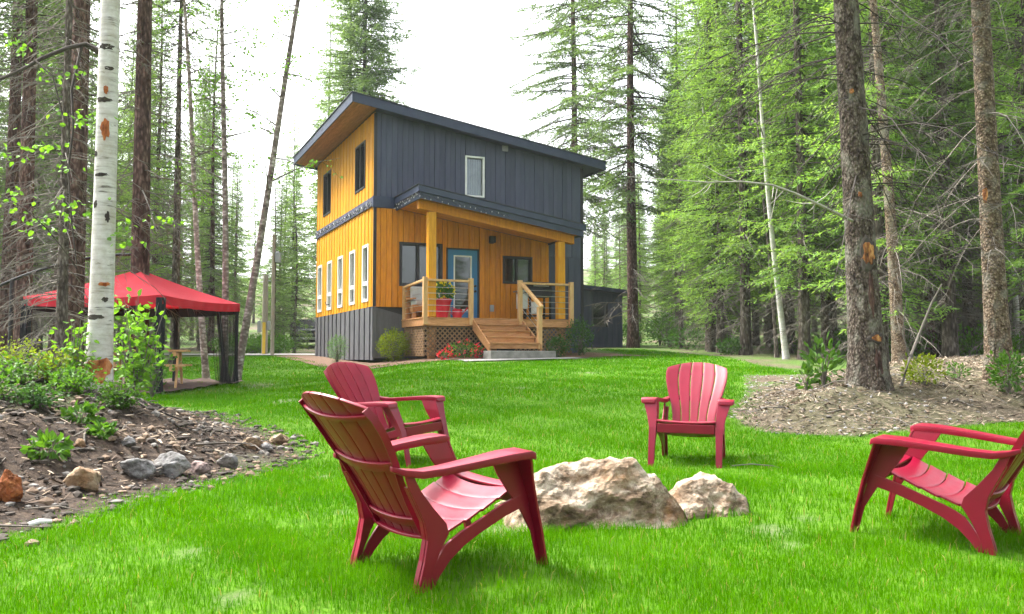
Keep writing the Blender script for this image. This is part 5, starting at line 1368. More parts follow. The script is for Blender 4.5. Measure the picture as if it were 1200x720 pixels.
forest(34, (225, 480), (44, 90), ['dark_a', 'dark_b', 'bright_b', 'young'], 'spruce beyond the gravel road left of and behind the cabin', 'wood beyond the road', 2.6, skyline=sky_mid)
forest(30, (640, 800), (44, 80), ['bright_a', 'dark_b', 'dark_a', 'bright_b'], 'spruce behind the shed right of the cabin', 'wood behind the shed', 2.6, skyline=sky_mid)
forest(34, (770, 1290), (20, 36), ['bright_a', 'bright_b', 'bright_tall', 'bright_a', 'bright_tall', 'twiggy'], 'bright green spruce in the wood beyond the lawn on the right', 'wood on the right', 2.0, skyline=sky_mid)
forest(66, (760, 1290), (36, 75), ['bright_a', 'bright_b', 'bright_tall', 'bright_b', 'dark_a'], 'spruce far back in the wood on the right', 'far wood on the right', 2.4, skyline=sky_mid)

# the wood goes on behind the viewpoint: it shades the near sides and shows in the window panes
k = 0
while k < 24:
    x, y = rf.uniform(-34, 34), rf.uniform(-34, 8)
    if math.hypot(x, y) < 12 or (y > -4 and abs(x) < 17) or not far_enough(x, y, 3.0): continue
    placed.append((x, y)); put_tree(rf.choice(['dark_a', 'dark_b', 'bright_tall', 'dark_tall']), x, y, rf.uniform(.8, 1.1), 'spruce of the wood behind the viewpoint, outside the picture', 'wood behind the viewpoint'); k += 1

# ---- the two large trunks on the right
def scar(parent, axis, rad, z, ang, w_, h_, mat, seed, lift=.006, name='bark_scar'):
    """irregular patch of exposed wood following the trunk surface"""
    rg = random.Random(seed); nr, na = 5, 18; V = []; Fq = []
    out = [1 + rg.uniform(-.28, .2) for _ in range(na)]
    for i in range(nr + 1):
        for k in range(na):
            t = 2 * math.pi * k / na; rr2 = out[k] * i / nr
            dz = math.sin(t) * h_ / 2 * rr2; da = math.cos(t) * w_ / 2 * rr2; zq_ = z + dz; R0 = rad(zq_); a = ang + da / R0; ax = axis(zq_)
            depth = lift + rg.uniform(-.003, .003) - (.012 if i < nr else .03)* (1 if i == nr else 0) + R0 * .045
            V.append((ax[0] + math.cos(a) * (R0 + depth), ax[1] + math.sin(a) * (R0 + depth), zq_))
    for i in range(nr):
        for k in range(na): Fq.append((i * na + k, i * na + (k + 1) % na, (i + 1) * na + (k + 1) % na, (i + 1) * na + k))
    return link(bpy.data.objects.new(name, acc_mesh(name, (V, Fq), mat, smooth=False)), parent)

g_ = px_ground(1016, 454); d1 = g_.y + .25; x1 = px_x(1016, d1); print('T1', g_)
T1, ax1, rd1 = spruce('spruce_tree', 22, .222, 6.2, 2.6, 301, 'bark_spruce', 'needles_bright', dict(z0=2.6, z1=8.0, nb=95, length=2.3, mat='dead_twig_dark', droop=.45, thick=.011, sub=12), lean=(-.034, 0), hi=True, clump=.10, cw=.022)
T1.location = (x1, d1, G(x1, d1) - .08); tag(T1, 'thick rough brown spruce trunk with two orange scars, largest tree on the right', 'tree')
fr_ang = -math.pi / 2
zof = lambda y, d: (420 - y) / F * d + 1
b1 = T1.location.z
for zz_, aa_, ww_, hh_, sd_ in ((299, .10, .27, .52, 61), (397, .25, .25, .18, 62), (345, .13, .09, .7, 63), (430, .2, .13, .5, 64)): scar(T1, ax1, rd1, zof(zz_, d1) - b1, fr_ang + aa_, ww_, hh_, 'dead_twig_dark' if sd_ < 63 else 'bark_red', sd_, .008 if sd_ < 63 else .002, 'bark_knot_or_shade')  # the two dark patches put recess shade into colour behind the orange scars
scar(T1, ax1, rd1, zof(299, d1) - b1, fr_ang + .10, .19, .38, 'wood_scar', 1, .016)
scar(T1, ax1, rd1, zof(397, d1) - b1, fr_ang + .25, .17, .10, 'wood_scar', 2, .016)
scar(T1, ax1, rd1, zof(107, d1) - b1, fr_ang - .35, .07, .09, 'wood_scar', 3)
scar(T1, ax1, rd1, zof(230, d1) - b1, fr_ang - .2, .06, .10, 'wood_scar', 4)
acc = ([], [])      # long bare limb reaching left
p0 = at_depth(1005, 262, d1) - T1.location; limb = [p0]
for (a_, c_, dd) in [(960, 240, 11.2), (930, 226, 11.0), (905, 217, 10.9), (870, 213, 10.8), (830, 214, 10.8), (790, 211, 10.7), (735, 207, 10.7)]:
    limb.append(at_depth(a_, c_, dd) - T1.location)
tube_arrays(acc, limb, [.02, .019, .017, .015, .012, .009, .006, .003], 5)
rg = random.Random(9)
for k in range(14):
    i0 = rg.randrange(1, 6); p = limb[i0].lerp(limb[i0 + 1], rg.random()); dd = Vector((rg.uniform(-1, .2), rg.uniform(-.4, .4), rg.uniform(-.6, .6))).normalized() * rg.uniform(.15, .5)
    tube_arrays(acc, [p, p + dd * .5 + Vector((0, 0, -.02)), p + dd], [.007, .005, .002], 3)
link(bpy.data.objects.new('bare_limb', acc_mesh('bare_limb', acc, 'twig_pale')), T1)

g_ = px_ground(1170, 447); d2 = g_.y + .2; x2 = px_x(1170, d2); print('T2', g_)
T2, ax2, rd2 = spruce('spruce_tree', 22, .165, 7.0, 2.5, 311, 'bark_tan', 'needles_bright', dict(z0=1.8, z1=9, nb=110, length=2.3, mat='dead_twig', droop=.4, thick=.010, sub=12), lean=(-.022, 0), hi=True, clump=.10, cw=.024)
T2.location = (x2, d2, G(x2, d2) - .08); tag(T2, 'smooth tan and grey spruce trunk near the right edge of the picture', 'tree')
scar(T2, ax2, rd2, zof(390, d2) - T2.location.z, fr_ang - .9, .12, .9, 'bark_tan', 5); scar(T2, ax2, rd2, zof(228, d2) - T2.location.z, fr_ang - .9, .08, .3, 'wood_scar', 6)
d3 = 20.0; x3 = px_x(1054, d3)
T3, ax3, rd3 = spruce('spruce_tree', 17, .155, 9, 1.7, 321, 'bark_tan', 'needles_bright', dict(z0=.8, z1=9, nb=120, length=1.8, droop=.35, thick=.010, sub=10), lean=(-.045, 0))
T3.location = (x3, d3, G(x3, d3) - .05); tag(T3, 'pale tan leaning trunk with many bare twigs behind the largest tree', 'tree')

# ---- birches
def birch(px, ybase, d, r0, h, lean, label, seed, leaves=700, name='birch_tree', bark='bark_birch', zb=4.0, hi=False, z=None):
    x = px_x(px, d); e = empty(name, (x, d, (G(x, d) if z is None else z) - .05)); tag(e, label, 'tree')
    tm, ax, rd = trunk_mesh(h, r0, lean, seed, bark, n_=32 if hi else 12, rows=160 if hi else 40, flare=1.25, bumps=.02 if hi else 0, top=.25)
    link(bpy.data.objects.new('trunk', tm), e); rg = random.Random(seed); tips = []
    for k in range(26):
        z_ = rg.uniform(zb, h * .98); a = rg.uniform(0, 6.28); ln = rg.uniform(.7, 2.2) * (1 - .5 * z_ / h); p = Vector((*ax(z_), z_)); dd = Vector((math.cos(a), math.sin(a), rg.uniform(.1, .8)))
        acc = ([], []); pts = [p + dd * ln * q_ + Vector((0, 0, -.25 * ln * q_ * q_)) for q_ in (0, .35, .7, 1)]
        tube_arrays(acc, pts, [.02, .013, .008, .003], 4)
        for s_ in range(5):
            q_ = rg.uniform(.3, 1); p2 = p + dd * ln * q_ + Vector((0, 0, -.25 * ln * q_ * q_)); d2_ = Vector((rg.uniform(-1, 1), rg.uniform(-1, 1), rg.uniform(-.7, .4))) * .45
            tube_arrays(acc, [p2, p2 + d2_ * .6, p2 + d2_ + Vector((0, 0, -.08))], [.006, .004, .002], 3); tips.append((p2, d2_))
        link(bpy.data.objects.new('limb', acc_mesh('limb', acc, 'dead_twig')), e)
    P = []; Dd = []
    for k in range(leaves):
        p2, d2_ = rg.choice(tips); q_ = rg.uniform(.2, 1.1); P.append(p2 + d2_ * q_ + Vector((rg.gauss(0, .06), rg.gauss(0, .06), rg.gauss(-.03, .06)))); Dd.append((rg.uniform(-1, 1), rg.uniform(-1, 1), rg.uniform(-1, .1)))
    leaf_obj('crown', P, Dd, .075, .055, 'birch_leaf', e); return e, ax, rd
g_ = px_ground(117, 462); dB = g_.y + .15; print('B1', g_)
B1, axb, rdb = birch(117, 455, dB, .125, 15, (.011, 0), 'white barked birch with orange scars in front of the red canopy', 401, 500, hi=True, zb=6.5)
bb1 = B1.location.z
scar(B1, axb, rdb, zof(151, dB) - bb1, fr_ang + .25, .10, .26, 'birch_inner', 11); scar(B1, axb, rdb, zof(104, dB) - bb1, fr_ang + .25, .05, .12, 'birch_inner', 12)
scar(B1, axb, rdb, zof(434, dB) - bb1, fr_ang + .1, .46, .30, 'birch_inner', 13, .006); scar(B1, axb, rdb, zof(334, dB) - bb1, fr_ang + .6, .14, .05, 'birch_inner', 14)
for (yy, aa, ww, hh_) in [(52, .1, .20, .09), (78, .5, .12, .05), (116, 0, .2, .07), (205, .0, .20, .05), (240, -.5, .07, .10), (255, .7, .06, .13), (352, .7, .08, .06), (372, -.2, .24, .07), (180, -.7, .06, .09)]:
    scar(B1, axb, rdb, zof(yy, dB) - bb1, fr_ang + aa, ww, hh_, 'dead_twig_dark', int(yy * 3), -.002, 'bark_knot_or_shade')
acc = ([], [])      # dark limb of the birch reaching left at the top, with leaf sprays
limb = [at_depth(a_, c_, dd) - B1.location for a_, c_, dd in [(118, 62, 9.9), (100, 52, 9.8), (80, 56, 9.6), (50, 68, 9.4), (25, 82, 9.2), (-10, 98, 9.0), (-40, 110, 8.9)]]
def blimb(pts, rads, n_):
    a_ = ([], []); tube_arrays(a_, pts, rads, n_); link(bpy.data.objects.new('limb', acc_mesh('limb', a_, 'dead_twig_dark')), B1)
blimb(limb, [.035, .03, .026, .024, .02, .016, .01], 6)
hang = [at_depth(a_, c_, dd) - B1.location for a_, c_, dd in [(96, 54, 9.75), (84, 105, 9.6), (86, 150, 9.5), (80, 200, 9.5), (84, 260, 9.5), (90, 310, 9.5)]]
blimb(hang, [.018, .015, .012, .010, .009, .006], 5)
h2 = [at_depth(a_, c_, dd) - B1.location for a_, c_, dd in [(40, 70, 9.3), (62, 90, 9.2), (72, 130, 9.2), (80, 152, 9.2)]]
blimb(h2, [.012, .010, .007, .004], 4)
h3 = [at_depth(a_, c_, dd) - B1.location for a_, c_, dd in [(0, 228, 8.8), (30, 245, 8.8), (55, 268, 9.0), (80, 300, 9.2), (90, 315, 9.4)]]
blimb(h3, [.004, .006, .007, .008, .01], 4)
P = []; Dd = []; rg = random.Random(4)
for (a_, c_, n3, spx) in [(18, 50, 26, 14), (50, 85, 14, 12), (82, 90, 10, 10), (92, 140, 30, 14), (40, 175, 26, 18), (60, 172, 16, 12), (74, 196, 8, 8), (12, 232, 22, 14), (66, 252, 30, 18), (40, 262, 14, 12), (80, 240, 10, 10), (8, 180, 8, 8), (150, 272, 26, 16), (195, 262, 14, 10), (120, 240, 10, 12)]:
    for k in range(n3):
        dd = rg.uniform(8.9, 9.7); P.append(at_depth(a_ + rg.gauss(0, spx), c_ + rg.gauss(0, spx * .55), dd) - B1.location); Dd.append((rg.uniform(-1, 1), rg.uniform(-.6, .6), rg.uniform(-.9, .1)))
leaf_obj('leaf_spray', P, Dd, .062, .046, 'birch_leaf', B1)['kind'] = 'stuff'
for (a0, yb, d_, r_, h_, ln_, lab, sd_) in [(264, 448, 20.6, .088, 13, (-.014, .0), 'upright slender grey birch beside the right end of the canopy', 411),
                                      (277, 450, 20.4, .10, 14, (.155, 0), 'slender birch leaning right beside the canopy', 412),
                                      (243, 448, 21.2, .085, 12, (-.085, 0), 'slender birch leaning left behind the canopy', 413)]:
    birch(a0, yb, d_, r_, h_, ln_, lab, sd_, 900, zb=4.2, bark='bark_birch_pink' if 'bark_birch_pink' in MATS else 'bark_birch')
birch(921, 420, 24, .09, 12, (-.088, 0), 'white leaning birch between the pink chair and the largest tree', 421, 260, zb=6)
birch(847, 413, 30, .07, 14, (-.06, 0), 'thin pale leaning trunk behind the pink chair', 422, 200, zb=6)
birch(910, 418, 25, .06, 9, (-.05, .02), 'thin dim trunk just left of the white leaning birch', 423, 120, zb=5, bark='bark_grey')
birch(1195, 405, 26, .09, 8, (-.03, .0), 'pale birch trunk at the right edge behind the green shrub', 424, 160, zb=4)

# small leaning sapling stick by the largest tree
acc = ([], []); pts = [px_ground(1056, 453)]
base_ = pts[0].copy()
for (a_, c_) in [(1066, 420), (1080, 385), (1092, 355), (1104, 333)]: pts.append(at_depth(a_, c_, base_.y))
e = empty('leaning_stick', base_); tag(e, 'thin bare stick leaning right beside the largest tree', 'stick')
tube_arrays(acc, [p - base_ for p in pts], [.024, .02, .017, .014, .009], 6); tube_arrays(acc, [pts[1] - base_, at_depth(1058, 390, base_.y) - base_, at_depth(1062, 350, base_.y) - base_], [.012, .009, .004], 4)
link(bpy.data.objects.new('stem', acc_mesh('stem', acc, 'dead_twig')), e)

# ------------------------------------------------------------------ shrubs and low plants
def shrub(x, y, w_, h_, nleaf, leaf, mat, label, name='shrub', stems=9, lw=.5, group=None, up=.4, shell=.35):
    z = G(x, y); e = empty(name, (x, y, z)); tag(e, label, 'plant', group)
    p_, d_ = ball_pts(nleaf, w_ / 2, w_ / 2, h_ * .5, h_ * .54, shell); p_[:, 2] = np.maximum(p_[:, 2], .02)
    leaf_obj('foliage', p_, d_ + np.array([0, 0, up]) + RNG.normal(size=d_.shape) * .5, leaf, leaf * lw, mat, e)
    acc = ([], [])
    for k in range(stems):
        a = random.uniform(0, 6.28); r_ = random.uniform(.2, .75) * w_ / 2; tube_arrays(acc, [(0, 0, -.03), (math.cos(a) * r_ * .5, math.sin(a) * r_ * .5, h_ * .4), (math.cos(a) * r_, math.sin(a) * r_, h_ * random.uniform(.6, .95))], [.012 * h_ + .003, .008 * h_ + .002, .003], 4)
    link(bpy.data.objects.new('stems', acc_mesh('stems', acc, 'dead_twig')), e); return e
def shrub_px(px, py, wpx, hpx, nleaf, leaf, mat, label, **k):
    g_ = px_ground(px, py); sc = g_.y / F; return shrub(g_.x, g_.y, wpx * sc, hpx * sc, nleaf, leaf, mat, label, **k)
def shrub_h(s, t, w_, h_, nleaf, leaf, mat, label, **k):
    p = HW(s, t, 1); return shrub(p.x, p.y, w_, h_, nleaf, leaf, mat, label, **k)
shrub_h(.42, -.62, .9, .9, 1900, .07, 'shrub_yellow', 'yellow green bush at the front left corner of the cabin', lw=.35)
shrub_h(-.62, 1.9, .62, .85, 1400, .055, 'shrub_blue', 'pale blue green bush in front of the left cabin wall', lw=.3)
shrub_h(4.35, -3.1, .66, .56, 900, .055, 'shrub_dark', 'round dark green bush right of the porch steps', lw=.6)
shrub_h(5.45, -2.35, .8, 1.05, 1100, .07, 'shrub_dark', 'taller green bush at the right end of the porch', lw=.45)
e = shrub_h(1.75, -2.75, 1.0, .42, 420, .07, 'shrub_leaf', 'low plant with red flowers in front of the porch lattice', lw=.4)
p_, d_ = ball_pts(60, .5, .3, .2, .28, .85); leaf_obj('blossom', p_, d_, .07, .07, 'flower_red', e)
e = shrub_h(1.1, -3.0, .3, .2, 50, .06, 'shrub_dark', 'tiny plant with bright red flowers left of the low flowering plant'); p_, d_ = ball_pts(46, .17, .14, .10, .14, .7); leaf_obj('blossom', p_, d_, .08, .07, 'flower_red', e)
e = shrub_h(2.08, -3.05, .25, .3, 50, .06, 'shrub_dark', 'small plant with dark red flowers beside the bottom of the steps'); p_, d_ = ball_pts(40, .13, .12, .14, .18, .7); leaf_obj('blossom', p_, d_, .08, .06, 'flower_red', e)
# on the left bank
def sapling(px, py, hpx, wpx, n_, leaf, mat, label, seed):
    g_ = px_ground(px, py); sc = g_.y / F; h_ = hpx * sc; w_ = wpx * sc; rg = random.Random(seed); e = empty('sapling', g_); tag(e, label, 'plant'); acc = ([], []); P = []; Dd = []
    for k in range(20):
        a = rg.uniform(0, 6.28); r_ = rg.uniform(.1, .5) * w_; hh_ = h_ * rg.uniform(.5, 1); pts = [Vector((math.cos(a) * r_ * q_ ** 1.2, math.sin(a) * r_ * q_ ** 1.2, hh_ * q_)) for q_ in (0, .3, .6, .85, 1)]
        tube_arrays(acc, pts, [.009, .007, .005, .004, .002], 4)
        for j in range(n_ // 20):
            q_ = rg.uniform(.2, 1); P.append(Vector((math.cos(a) * r_ * q_ ** 1.2 + rg.gauss(0, .07), math.sin(a) * r_ * q_ ** 1.2 + rg.gauss(0, .07), hh_ * q_ + rg.gauss(0, .03)))); Dd.append((rg.uniform(-1, 1), rg.uniform(-1, 1), rg.uniform(-.6, .5)))
    link(bpy.data.objects.new('stems', acc_mesh('stems', acc, 'dead_twig')), e); leaf_obj('foliage', P, Dd, leaf, leaf * .62, mat, e); return e
sapling(160, 470, 130, 75, 420, .085, 'birch_leaf', 'leafy bright green sapling growing right of the white birch', 31)
sapling(178, 468, 70, 50, 220, .075, 'shrub_leaf', 'lower leafy sapling at the foot of the canopy corner', 32)
sapling(85, 455, 80, 50, 180, .08, 'birch_leaf', 'leafy sapling left of the white birch trunk', 33)
rg = random.Random(77)
for k, (px, py, w_, h_, mat_, lab) in enumerate([(-18, 470, 80, 60, 'shrub_leaf', 'leafy undergrowth at the left picture edge on top of the earth bank'), (22, 452, 70, 46, 'shrub_leaf', 'leafy green bush on the earth bank below the reddish trunk'),
        (58, 446, 62, 44, 'shrub_yellow', 'lime green bush on the earth bank between the reddish trunk and the birch'), (84, 462, 46, 40, 'shrub_leaf', 'green bush tucked against the left side of the birch'),
        (8, 432, 70, 44, 'shrub_yellow', 'lime green bush furthest back on the left of the earth bank'), (40, 478, 50, 30, 'shrub_dark', 'low dark green plant in the middle of the earth bank top'), (140, 478, 44, 40, 'shrub_leaf', 'green bush tucked against the right side of the birch')]):
    sapling(px, py, h_ * .85, w_ * 1.25, 560, .042, mat_, lab, 60 + k)
for k, (px, py, w_, lab) in enumerate([(58, 535, 46, 'broad leaved green plant low on the earth bank'), (96, 498, 44, 'broad leaved plant higher on the earth bank below the birch'), (118, 512, 26, 'small broad leaved plant beside the birch roots')]):
    shrub_px(px, py, w_ * .9, w_ * .45, 90, .075, 'shrub_leaf', lab, lw=.7, up=.1)
shrub_px(965, 452, 42, 48, 130, .14, 'shrub_leaf', 'broad leaved yellow green plant left of the largest trunk', lw=.45, up=.7)
shrub_px(945, 458, 18, 26, 30, .12, 'shrub_leaf', 'tiny broad leaved plant beside the gravel patch', lw=.5)
shrub_px(1082, 452, 46, 34, 420, .06, 'shrub_yellow', 'yellow low bush right of the largest trunk', lw=.5)
shrub_px(1122, 446, 26, 20, 120, .05, 'shrub_leaf', 'small green plant between the two right hand trunks', lw=.5)
shrub_px(1182, 462, 44, 48, 420, .07, 'shrub_leaf', 'bright green bush at the foot of the tan trunk', lw=.5)
shrub_px(945, 413, 26, 18, 200, .06, 'shrub_yellow', 'small yellow green plant right of the white leaning birch')
rg = random.Random(78)
for k in range(26):
    d_ = rg.uniform(22, 36); px = rg.uniform(760, 1230); x = px_x(px, d_)
    if float(sdist(LAWN, x, d_)) > -.8: continue
    shrub(x, d_, rg.uniform(.8, 2.0), rg.uniform(.4, .9), 420, .09, rg.choice(['shrub_leaf', 'shrub_dark', 'shrub_leaf']), 'green undergrowth bush at the foot of the right hand wood', group='undergrowth of the right wood', lw=.6)
for k in range(12):
    px = rg.uniform(262, 338); d_ = rg.uniform(39, 44); shrub(px_x(px, d_), d_, rg.uniform(1, 2.2), rg.uniform(.5, 1.1), 420, .1, 'shrub_leaf', 'bright green roadside bush beyond the gravel road', group='bushes beyond the road', lw=.6)
for k in range(10):
    px = rg.uniform(690, 800); d_ = rg.uniform(37, 42); shrub(px_x(px, d_), d_, rg.uniform(.8, 1.8), rg.uniform(.6, 1.6), 420, .1, rg.choice(['shrub_leaf', 'shrub_dark']), 'green bush beside the shed right of the cabin', group='bushes by the shed', lw=.6)

# ------------------------------------------------------------------ loose ground cover: pebbles, chips, twigs
def scatter(n_, region, fn):
    out = []; x0, x1, y0, y1 = region
    while len(out) < n_:
        X = RNG.uniform(x0, x1, n_); Y = RNG.uniform(y0, y1, n_); ok = fn(X, Y); out += list(zip(X[ok], Y[ok]))
        if len(out) == 0: break
    return np.array(out[:n_])
oct_v = np.array([(1, 0, 0), (0, 1, 0), (-1, 0, 0), (0, -1, 0), (0, 0, 1), (0, 0, -1), (.6, .6, .45), (-.6, .5, .5)], float)
def pebbles(name, pts, smin, smax, mats, label, cat):
    n_ = len(pts); z = H(pts[:, 0], pts[:, 1]); me0 = bmesh.new(); bmesh.ops.create_icosphere(me0, subdivisions=1, radius=1)
    bv = np.array([v.co[:] for v in me0.verts]); bf = np.array([[v.index for v in f.verts] for f in me0.faces]); me0.free()
    s_ = smin * (smax / smin) ** (RNG.random(n_) ** 2.2); sc = s_[:, None, None] * RNG.uniform(.6, 1.3, (n_, 1, 3)) * np.array([1, 1, .65])
    V = bv[None] * sc * (1 + RNG.normal(0, .13, (n_, len(bv), 1))); a = RNG.uniform(0, 6.28, n_); ca, sa_ = np.cos(a), np.sin(a)
    X = V[:, :, 0] * ca[:, None] - V[:, :, 1] * sa_[:, None]; Y = V[:, :, 0] * sa_[:, None] + V[:, :, 1] * ca[:, None]
    V = np.stack([X + pts[:, :1], Y + pts[:, 1:2], V[:, :, 2] + (z + s_ * .15)[:, None]], 2).reshape(-1, 3)
    Fs = (bf[None] + (np.arange(n_) * len(bv))[:, None, None]).reshape(-1); mi = np.repeat(RNG.integers(0, len(mats), n_), len(bf))
    o = link(bpy.data.objects.new(name, big_mesh(name, V, Fs, np.full(n_ * len(bf), 3), mats, mi))); tag(o, label, cat, kind='stuff')
noisemat('pebble_a', [(.3, (.10, .09, .08)), (.7, (.24, .225, .205))], scale=9, rough=.9); noisemat('pebble_b', [(.3, (.11, .075, .05)), (.7, (.23, .165, .115))], scale=9, rough=.9); noisemat('pebble_c', [(.3, (.025, .02, .016)), (.7, (.075, .06, .048))], scale=9, rough=.9)
noisemat('pebble_d', [(.3, (.26, .25, .24)), (.7, (.42, .41, .40))], scale=9, rough=.9)
pm = ['pebble_a', 'pebble_b', 'pebble_c', 'pebble_c', 'pebble_b', 'pebble_c', 'pebble_c']
pebbles('pebbles', scatter(7000, (-6, -1.6, 4.2, 13), lambda X, Y: (sdist(LMOUND, X, Y) > -.25) & (sdist(LMOUND, X, Y) < 2.2)), .007, .05, pm, 'small stones and clods on the bare earth bank', 'pebbles')
pebbles('pebbles', scatter(1800, (2.4, 6, 9.5, 19), lambda X, Y: sdist(LAWN, X, Y) < .08), .008, .035, ['pebble_a', 'pebble_b', 'pebble_d', 'pebble_a'], 'pebbles on the gravel patch and litter bank right of the lawn', 'pebbles')
def chips(name, pts, lmin, lmax, mats, label, cat, lift=.01):
    n_ = len(pts); z = H(pts[:, 0], pts[:, 1]); L_ = RNG.uniform(lmin, lmax, n_); W_ = L_ * RNG.uniform(.08, .32, n_); a = RNG.uniform(0, 6.28, n_); t = RNG.normal(0, .25, n_)
    d = np.stack([np.cos(a) * np.cos(t), np.sin(a) * np.cos(t), np.sin(t)], 1); s_ = np.stack([-np.sin(a), np.cos(a), RNG.normal(0, .3, n_)], 1)
    c = np.stack([pts[:, 0], pts[:, 1], z + lift + RNG.random(n_) * .02], 1)
    V = np.stack([c - d * L_[:, None] / 2 - s_ * W_[:, None] / 2, c + d * L_[:, None] / 2 - s_ * W_[:, None] * .3, c + d * L_[:, None] / 2 + s_ * W_[:, None] * .3, c - d * L_[:, None] / 2 + s_ * W_[:, None] / 2], 1).reshape(-1, 3)
    o = link(bpy.data.objects.new(name, big_mesh(name, V, np.arange(4 * n_), np.full(n_, 4), mats, RNG.integers(0, len(mats), n_)))); tag(o, label, cat, kind='stuff')
noisemat('chip_a', [(.3, (.13, .095, .062)), (.7, (.235, .18, .125))], scale=9, rough=.9); noisemat('chip_b', [(.3, (.06, .04, .028)), (.7, (.13, .09, .065))], scale=9, rough=.9); noisemat('chip_c', [(.3, (.28, .22, .16)), (.7, (.42, .35, .27))], scale=9, rough=.9)
chips('wood_chips', scatter(26000, (2.4, 11, 9.5, 24), lambda X, Y: (sdist(RMOUND, X, Y) > -.1)), .02, .09, ['chip_a', 'chip_b', 'chip_c', 'chip_a'], 'bark and wood litter on the bank right of the lawn', 'litter')
chips('wood_chips', scatter(9000, (-9, -1.8, 4.2, 14), lambda X, Y: (sdist(LMOUND, X, Y) > .3)), .02, .10, ['chip_a', 'chip_b', 'chip_b', 'chip_c'], 'bark and twig litter on the earth bank at left', 'litter')
acc = ([], [])
def twig_scatter(cnt, region, fn, l0, l1):
    for (x, y) in scatter(cnt, region, fn):
        a = random.uniform(0, 6.28); ln = random.uniform(l0, l1); p = Vector((x, y, G(x, y) + .012)); q_ = Vector((x + math.cos(a) * ln, y + math.sin(a) * ln, 0)); q_.z = G(q_.x, q_.y) + .012 + random.uniform(0, .05)
        mid = (p + q_) / 2 + Vector((random.uniform(-.1, .1) * ln, random.uniform(-.1, .1) * ln, random.uniform(0, .1) * ln)); r_ = random.uniform(.003, .011); tube_arrays(acc, [p, mid, q_], [r_, r_ * .8, r_ * .4], 4)
twig_scatter(200, (2.6, 11, 9.8, 22), lambda X, Y: sdist(RMOUND, X, Y) > .2, .15, .9)
twig_scatter(90, (-6, -2.0, 5, 13), lambda X, Y: sdist(LMOUND, X, Y) > .2, .12, .6)
o = link(bpy.data.objects.new('fallen_twigs', acc_mesh('fallen_twigs', acc, 'dead_twig'))); tag(o, 'fallen twigs scattered on the earth banks', 'twigs', kind='stuff')
# roots under the birch
acc = ([], []); rg = random.Random(3)
for k in range(26):
    a = rg.uniform(-2.6, -.2); p = Vector((B1.location.x + math.cos(a) * .2, B1.location.y + math.sin(a) * .2, 0)); p.z = G(p.x, p.y) + .06; pts = [p]
    for j in range(5):
        a += rg.uniform(-.5, .5); p = p + Vector((math.cos(a), math.sin(a), 0)) * rg.uniform(.1, .22); p.z = G(p.x, p.y) + rg.uniform(-.02, .06); pts.append(p.copy())
    r_ = rg.uniform(.006, .02); tube_arrays(acc, [p_ - B1.location for p_ in pts], [r_ * (1 - .15 * j) for j in range(6)], 5)
link(bpy.data.objects.new('roots', acc_mesh('roots', acc, 'dead_twig_dark')), B1)
# thin twig on the grass right of the small boulder
acc = ([], []); g_ = px_ground(858, 549); pts = [g_ + Vector((0, 0, .02))] + [at_depth(a_, c_, g_.y) for a_, c_ in [(880, 544), (905, 546), (928, 553)]]
e = empty('twig', g_); tube_arrays(acc, [p - g_ for p in pts], [.006, .006, .005, .003], 5); link(bpy.data.objects.new('stem', acc_mesh('stem', acc, 'dead_twig')), e); tag(e, 'thin bent pale twig lying on the grass right of the small boulder', 'twig')

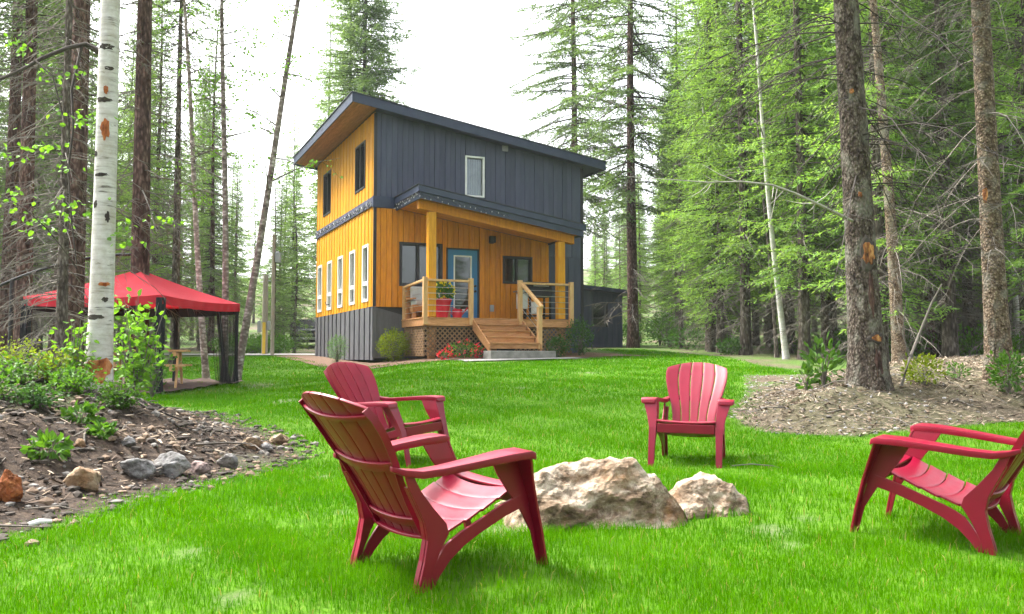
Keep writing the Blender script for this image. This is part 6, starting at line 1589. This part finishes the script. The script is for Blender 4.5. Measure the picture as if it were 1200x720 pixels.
# ------------------------------------------------------------------ lawn grass
leafmat('grass_straw', (.22, .19, .05), (.36, .31, .10), .3, 0, 1.2, rough=.7, spec=.08)
leafmat('grass_blade', (.026, .125, .0001), (.108, .278, .0003), .40, 0, 1.2, rough=.7, spec=.03, tmul=(1.1, 1.15, .5))
def grass(d0, d1, dens, hmin, hmax, wid, seg, seed):
    rg = np.random.default_rng(seed); Xs = []; Ys = []
    hw = .62
    area = (d1 - d0) * ((d1 + d0) * hw + 1.8); n_ = int(area * dens)
    d = np.sqrt(rg.uniform(d0 ** 2, d1 ** 2, n_)); x = rg.uniform(-1, 1, n_) * (hw * d + .9)
    sl = sdist(LAWN, x, d)
    keep = (sl > -.22 + .4 * rg.random(n_) * (rg.random(n_) < .8) - .05 * wob(x, d, 5))
    bm_ = bare_mask(x, d); patch = np.clip(.80 + .35 * wob(x, d, .9, 3) + .3 * wob(x, d, 2.7, 1), .35, 1)
    keep &= rg.random(n_) > bm_ * .78; keep &= rg.random(n_) < patch
    x, d, sl = x[keep], d[keep], sl[keep]; n_ = len(x); z = H(x, d)
    h_ = rg.uniform(hmin, hmax, n_) * (0.85 + .22 * wob(x, d, 1.7, 2)) * np.clip(.45 + sl / .5, .4, 1); h_ = np.maximum(h_, .015)
    a = rg.uniform(0, 6.28, n_); w_ = wid * rg.uniform(.7, 1.3, n_); ln = rg.uniform(.05, .75, n_) * h_; la = rg.uniform(0, 6.28, n_)
    sx, sy = np.cos(a) * w_ / 2, np.sin(a) * w_ / 2; lx, ly = np.cos(la) * ln, np.sin(la) * ln
    B = np.stack([x, d, z - .004], 1); S = np.stack([sx, sy, np.zeros(n_)], 1); Mi = np.stack([lx * .3, ly * .3, h_ * .58], 1); T = np.stack([lx, ly, h_ * (1 - .25 * (ln / h_) ** 2)], 1)
    if seg == 2:
        V = np.stack([B - S, B + S, B + Mi + S * .75, B + Mi - S * .75, B + T], 1).reshape(-1, 3); o_ = np.arange(n_)[:, None] * 5
        loops = np.concatenate([o_ + np.array([0, 1, 2, 3]), o_ + np.array([3, 2, 4])], 1).ravel(); sizes = np.tile([4, 3], n_)
    else:
        V = np.stack([B - S, B + S, B + T], 1).reshape(-1, 3); loops = np.arange(3 * n_); sizes = np.full(n_, 3)
    return V, loops, sizes
parts = [grass(2.6, 5.2, 9000, .03, .085, .0034, 2, 1), grass(5.2, 8.0, 4200, .03, .085, .0050, 2, 2), grass(8, 13, 2300, .03, .08, .009, 1, 3), grass(13, 22, 900, .03, .08, .017, 1, 4), grass(22, 36, 300, .03, .08, .032, 1, 5)]
off = 0; Vs = []; Ls = []; Ss = []
for V, lo_, sz in parts: Vs.append(V); Ls.append(lo_ + off); Ss.append(sz); off += len(V)
nb_ = [len(V) // (5 if i < 2 else 3) for i, (V, a_, c_) in enumerate(parts)]
GM = np.concatenate([np.repeat((RNG.random(k_) < .022).astype(np.int32), 2 if i < 2 else 1) for i, k_ in enumerate(nb_)])
o = link(bpy.data.objects.new('grass', big_mesh('grass', np.concatenate(Vs), np.concatenate(Ls), np.concatenate(Ss), ['grass_blade', 'grass_straw'], GM))); tag(o, 'vivid green lawn grass in front of the cabin', 'grass', kind='stuff')
for k_ in list(PROTO):
    if k_ not in used:
        src = PROTO[k_]
        for c in [c for c in bpy.data.objects if c.parent is src]: bpy.data.objects.remove(c)
        bpy.data.objects.remove(src)
    else: del PROTO[k_]['_used']

# ------------------------------------------------------------------ haze: thin volume added to brighten and fade the far trees
m = bpy.data.materials.new('haze'); m.use_nodes = True; MATS['haze'] = m; n = m.node_tree.nodes; l = m.node_tree.links
for q_ in list(n):
    if q_.type == 'BSDF_PRINCIPLED': n.remove(q_)
pv = n.new('ShaderNodeVolumePrincipled'); pv.inputs['Color'].default_value = (.93, .96, 1, 1); pv.inputs['Density'].default_value = 0.0004; pv.inputs['Anisotropy'].default_value = 0.2
l.new(pv.outputs[0], n['Material Output'].inputs['Volume'])
xs_ = [min(gx) - 4, max(gx) + 4]; ys_ = [min(gy) - 4, max(gy) + 4]
hz = box_obj('haze', 'haze', None, xs_[0], xs_[1], ys_[0], ys_[1], -1.4, 42); tag(hz, 'thin pale haze volume added to brighten the far trees', 'haze', kind='stuff')
cy.volume_bounces = 1
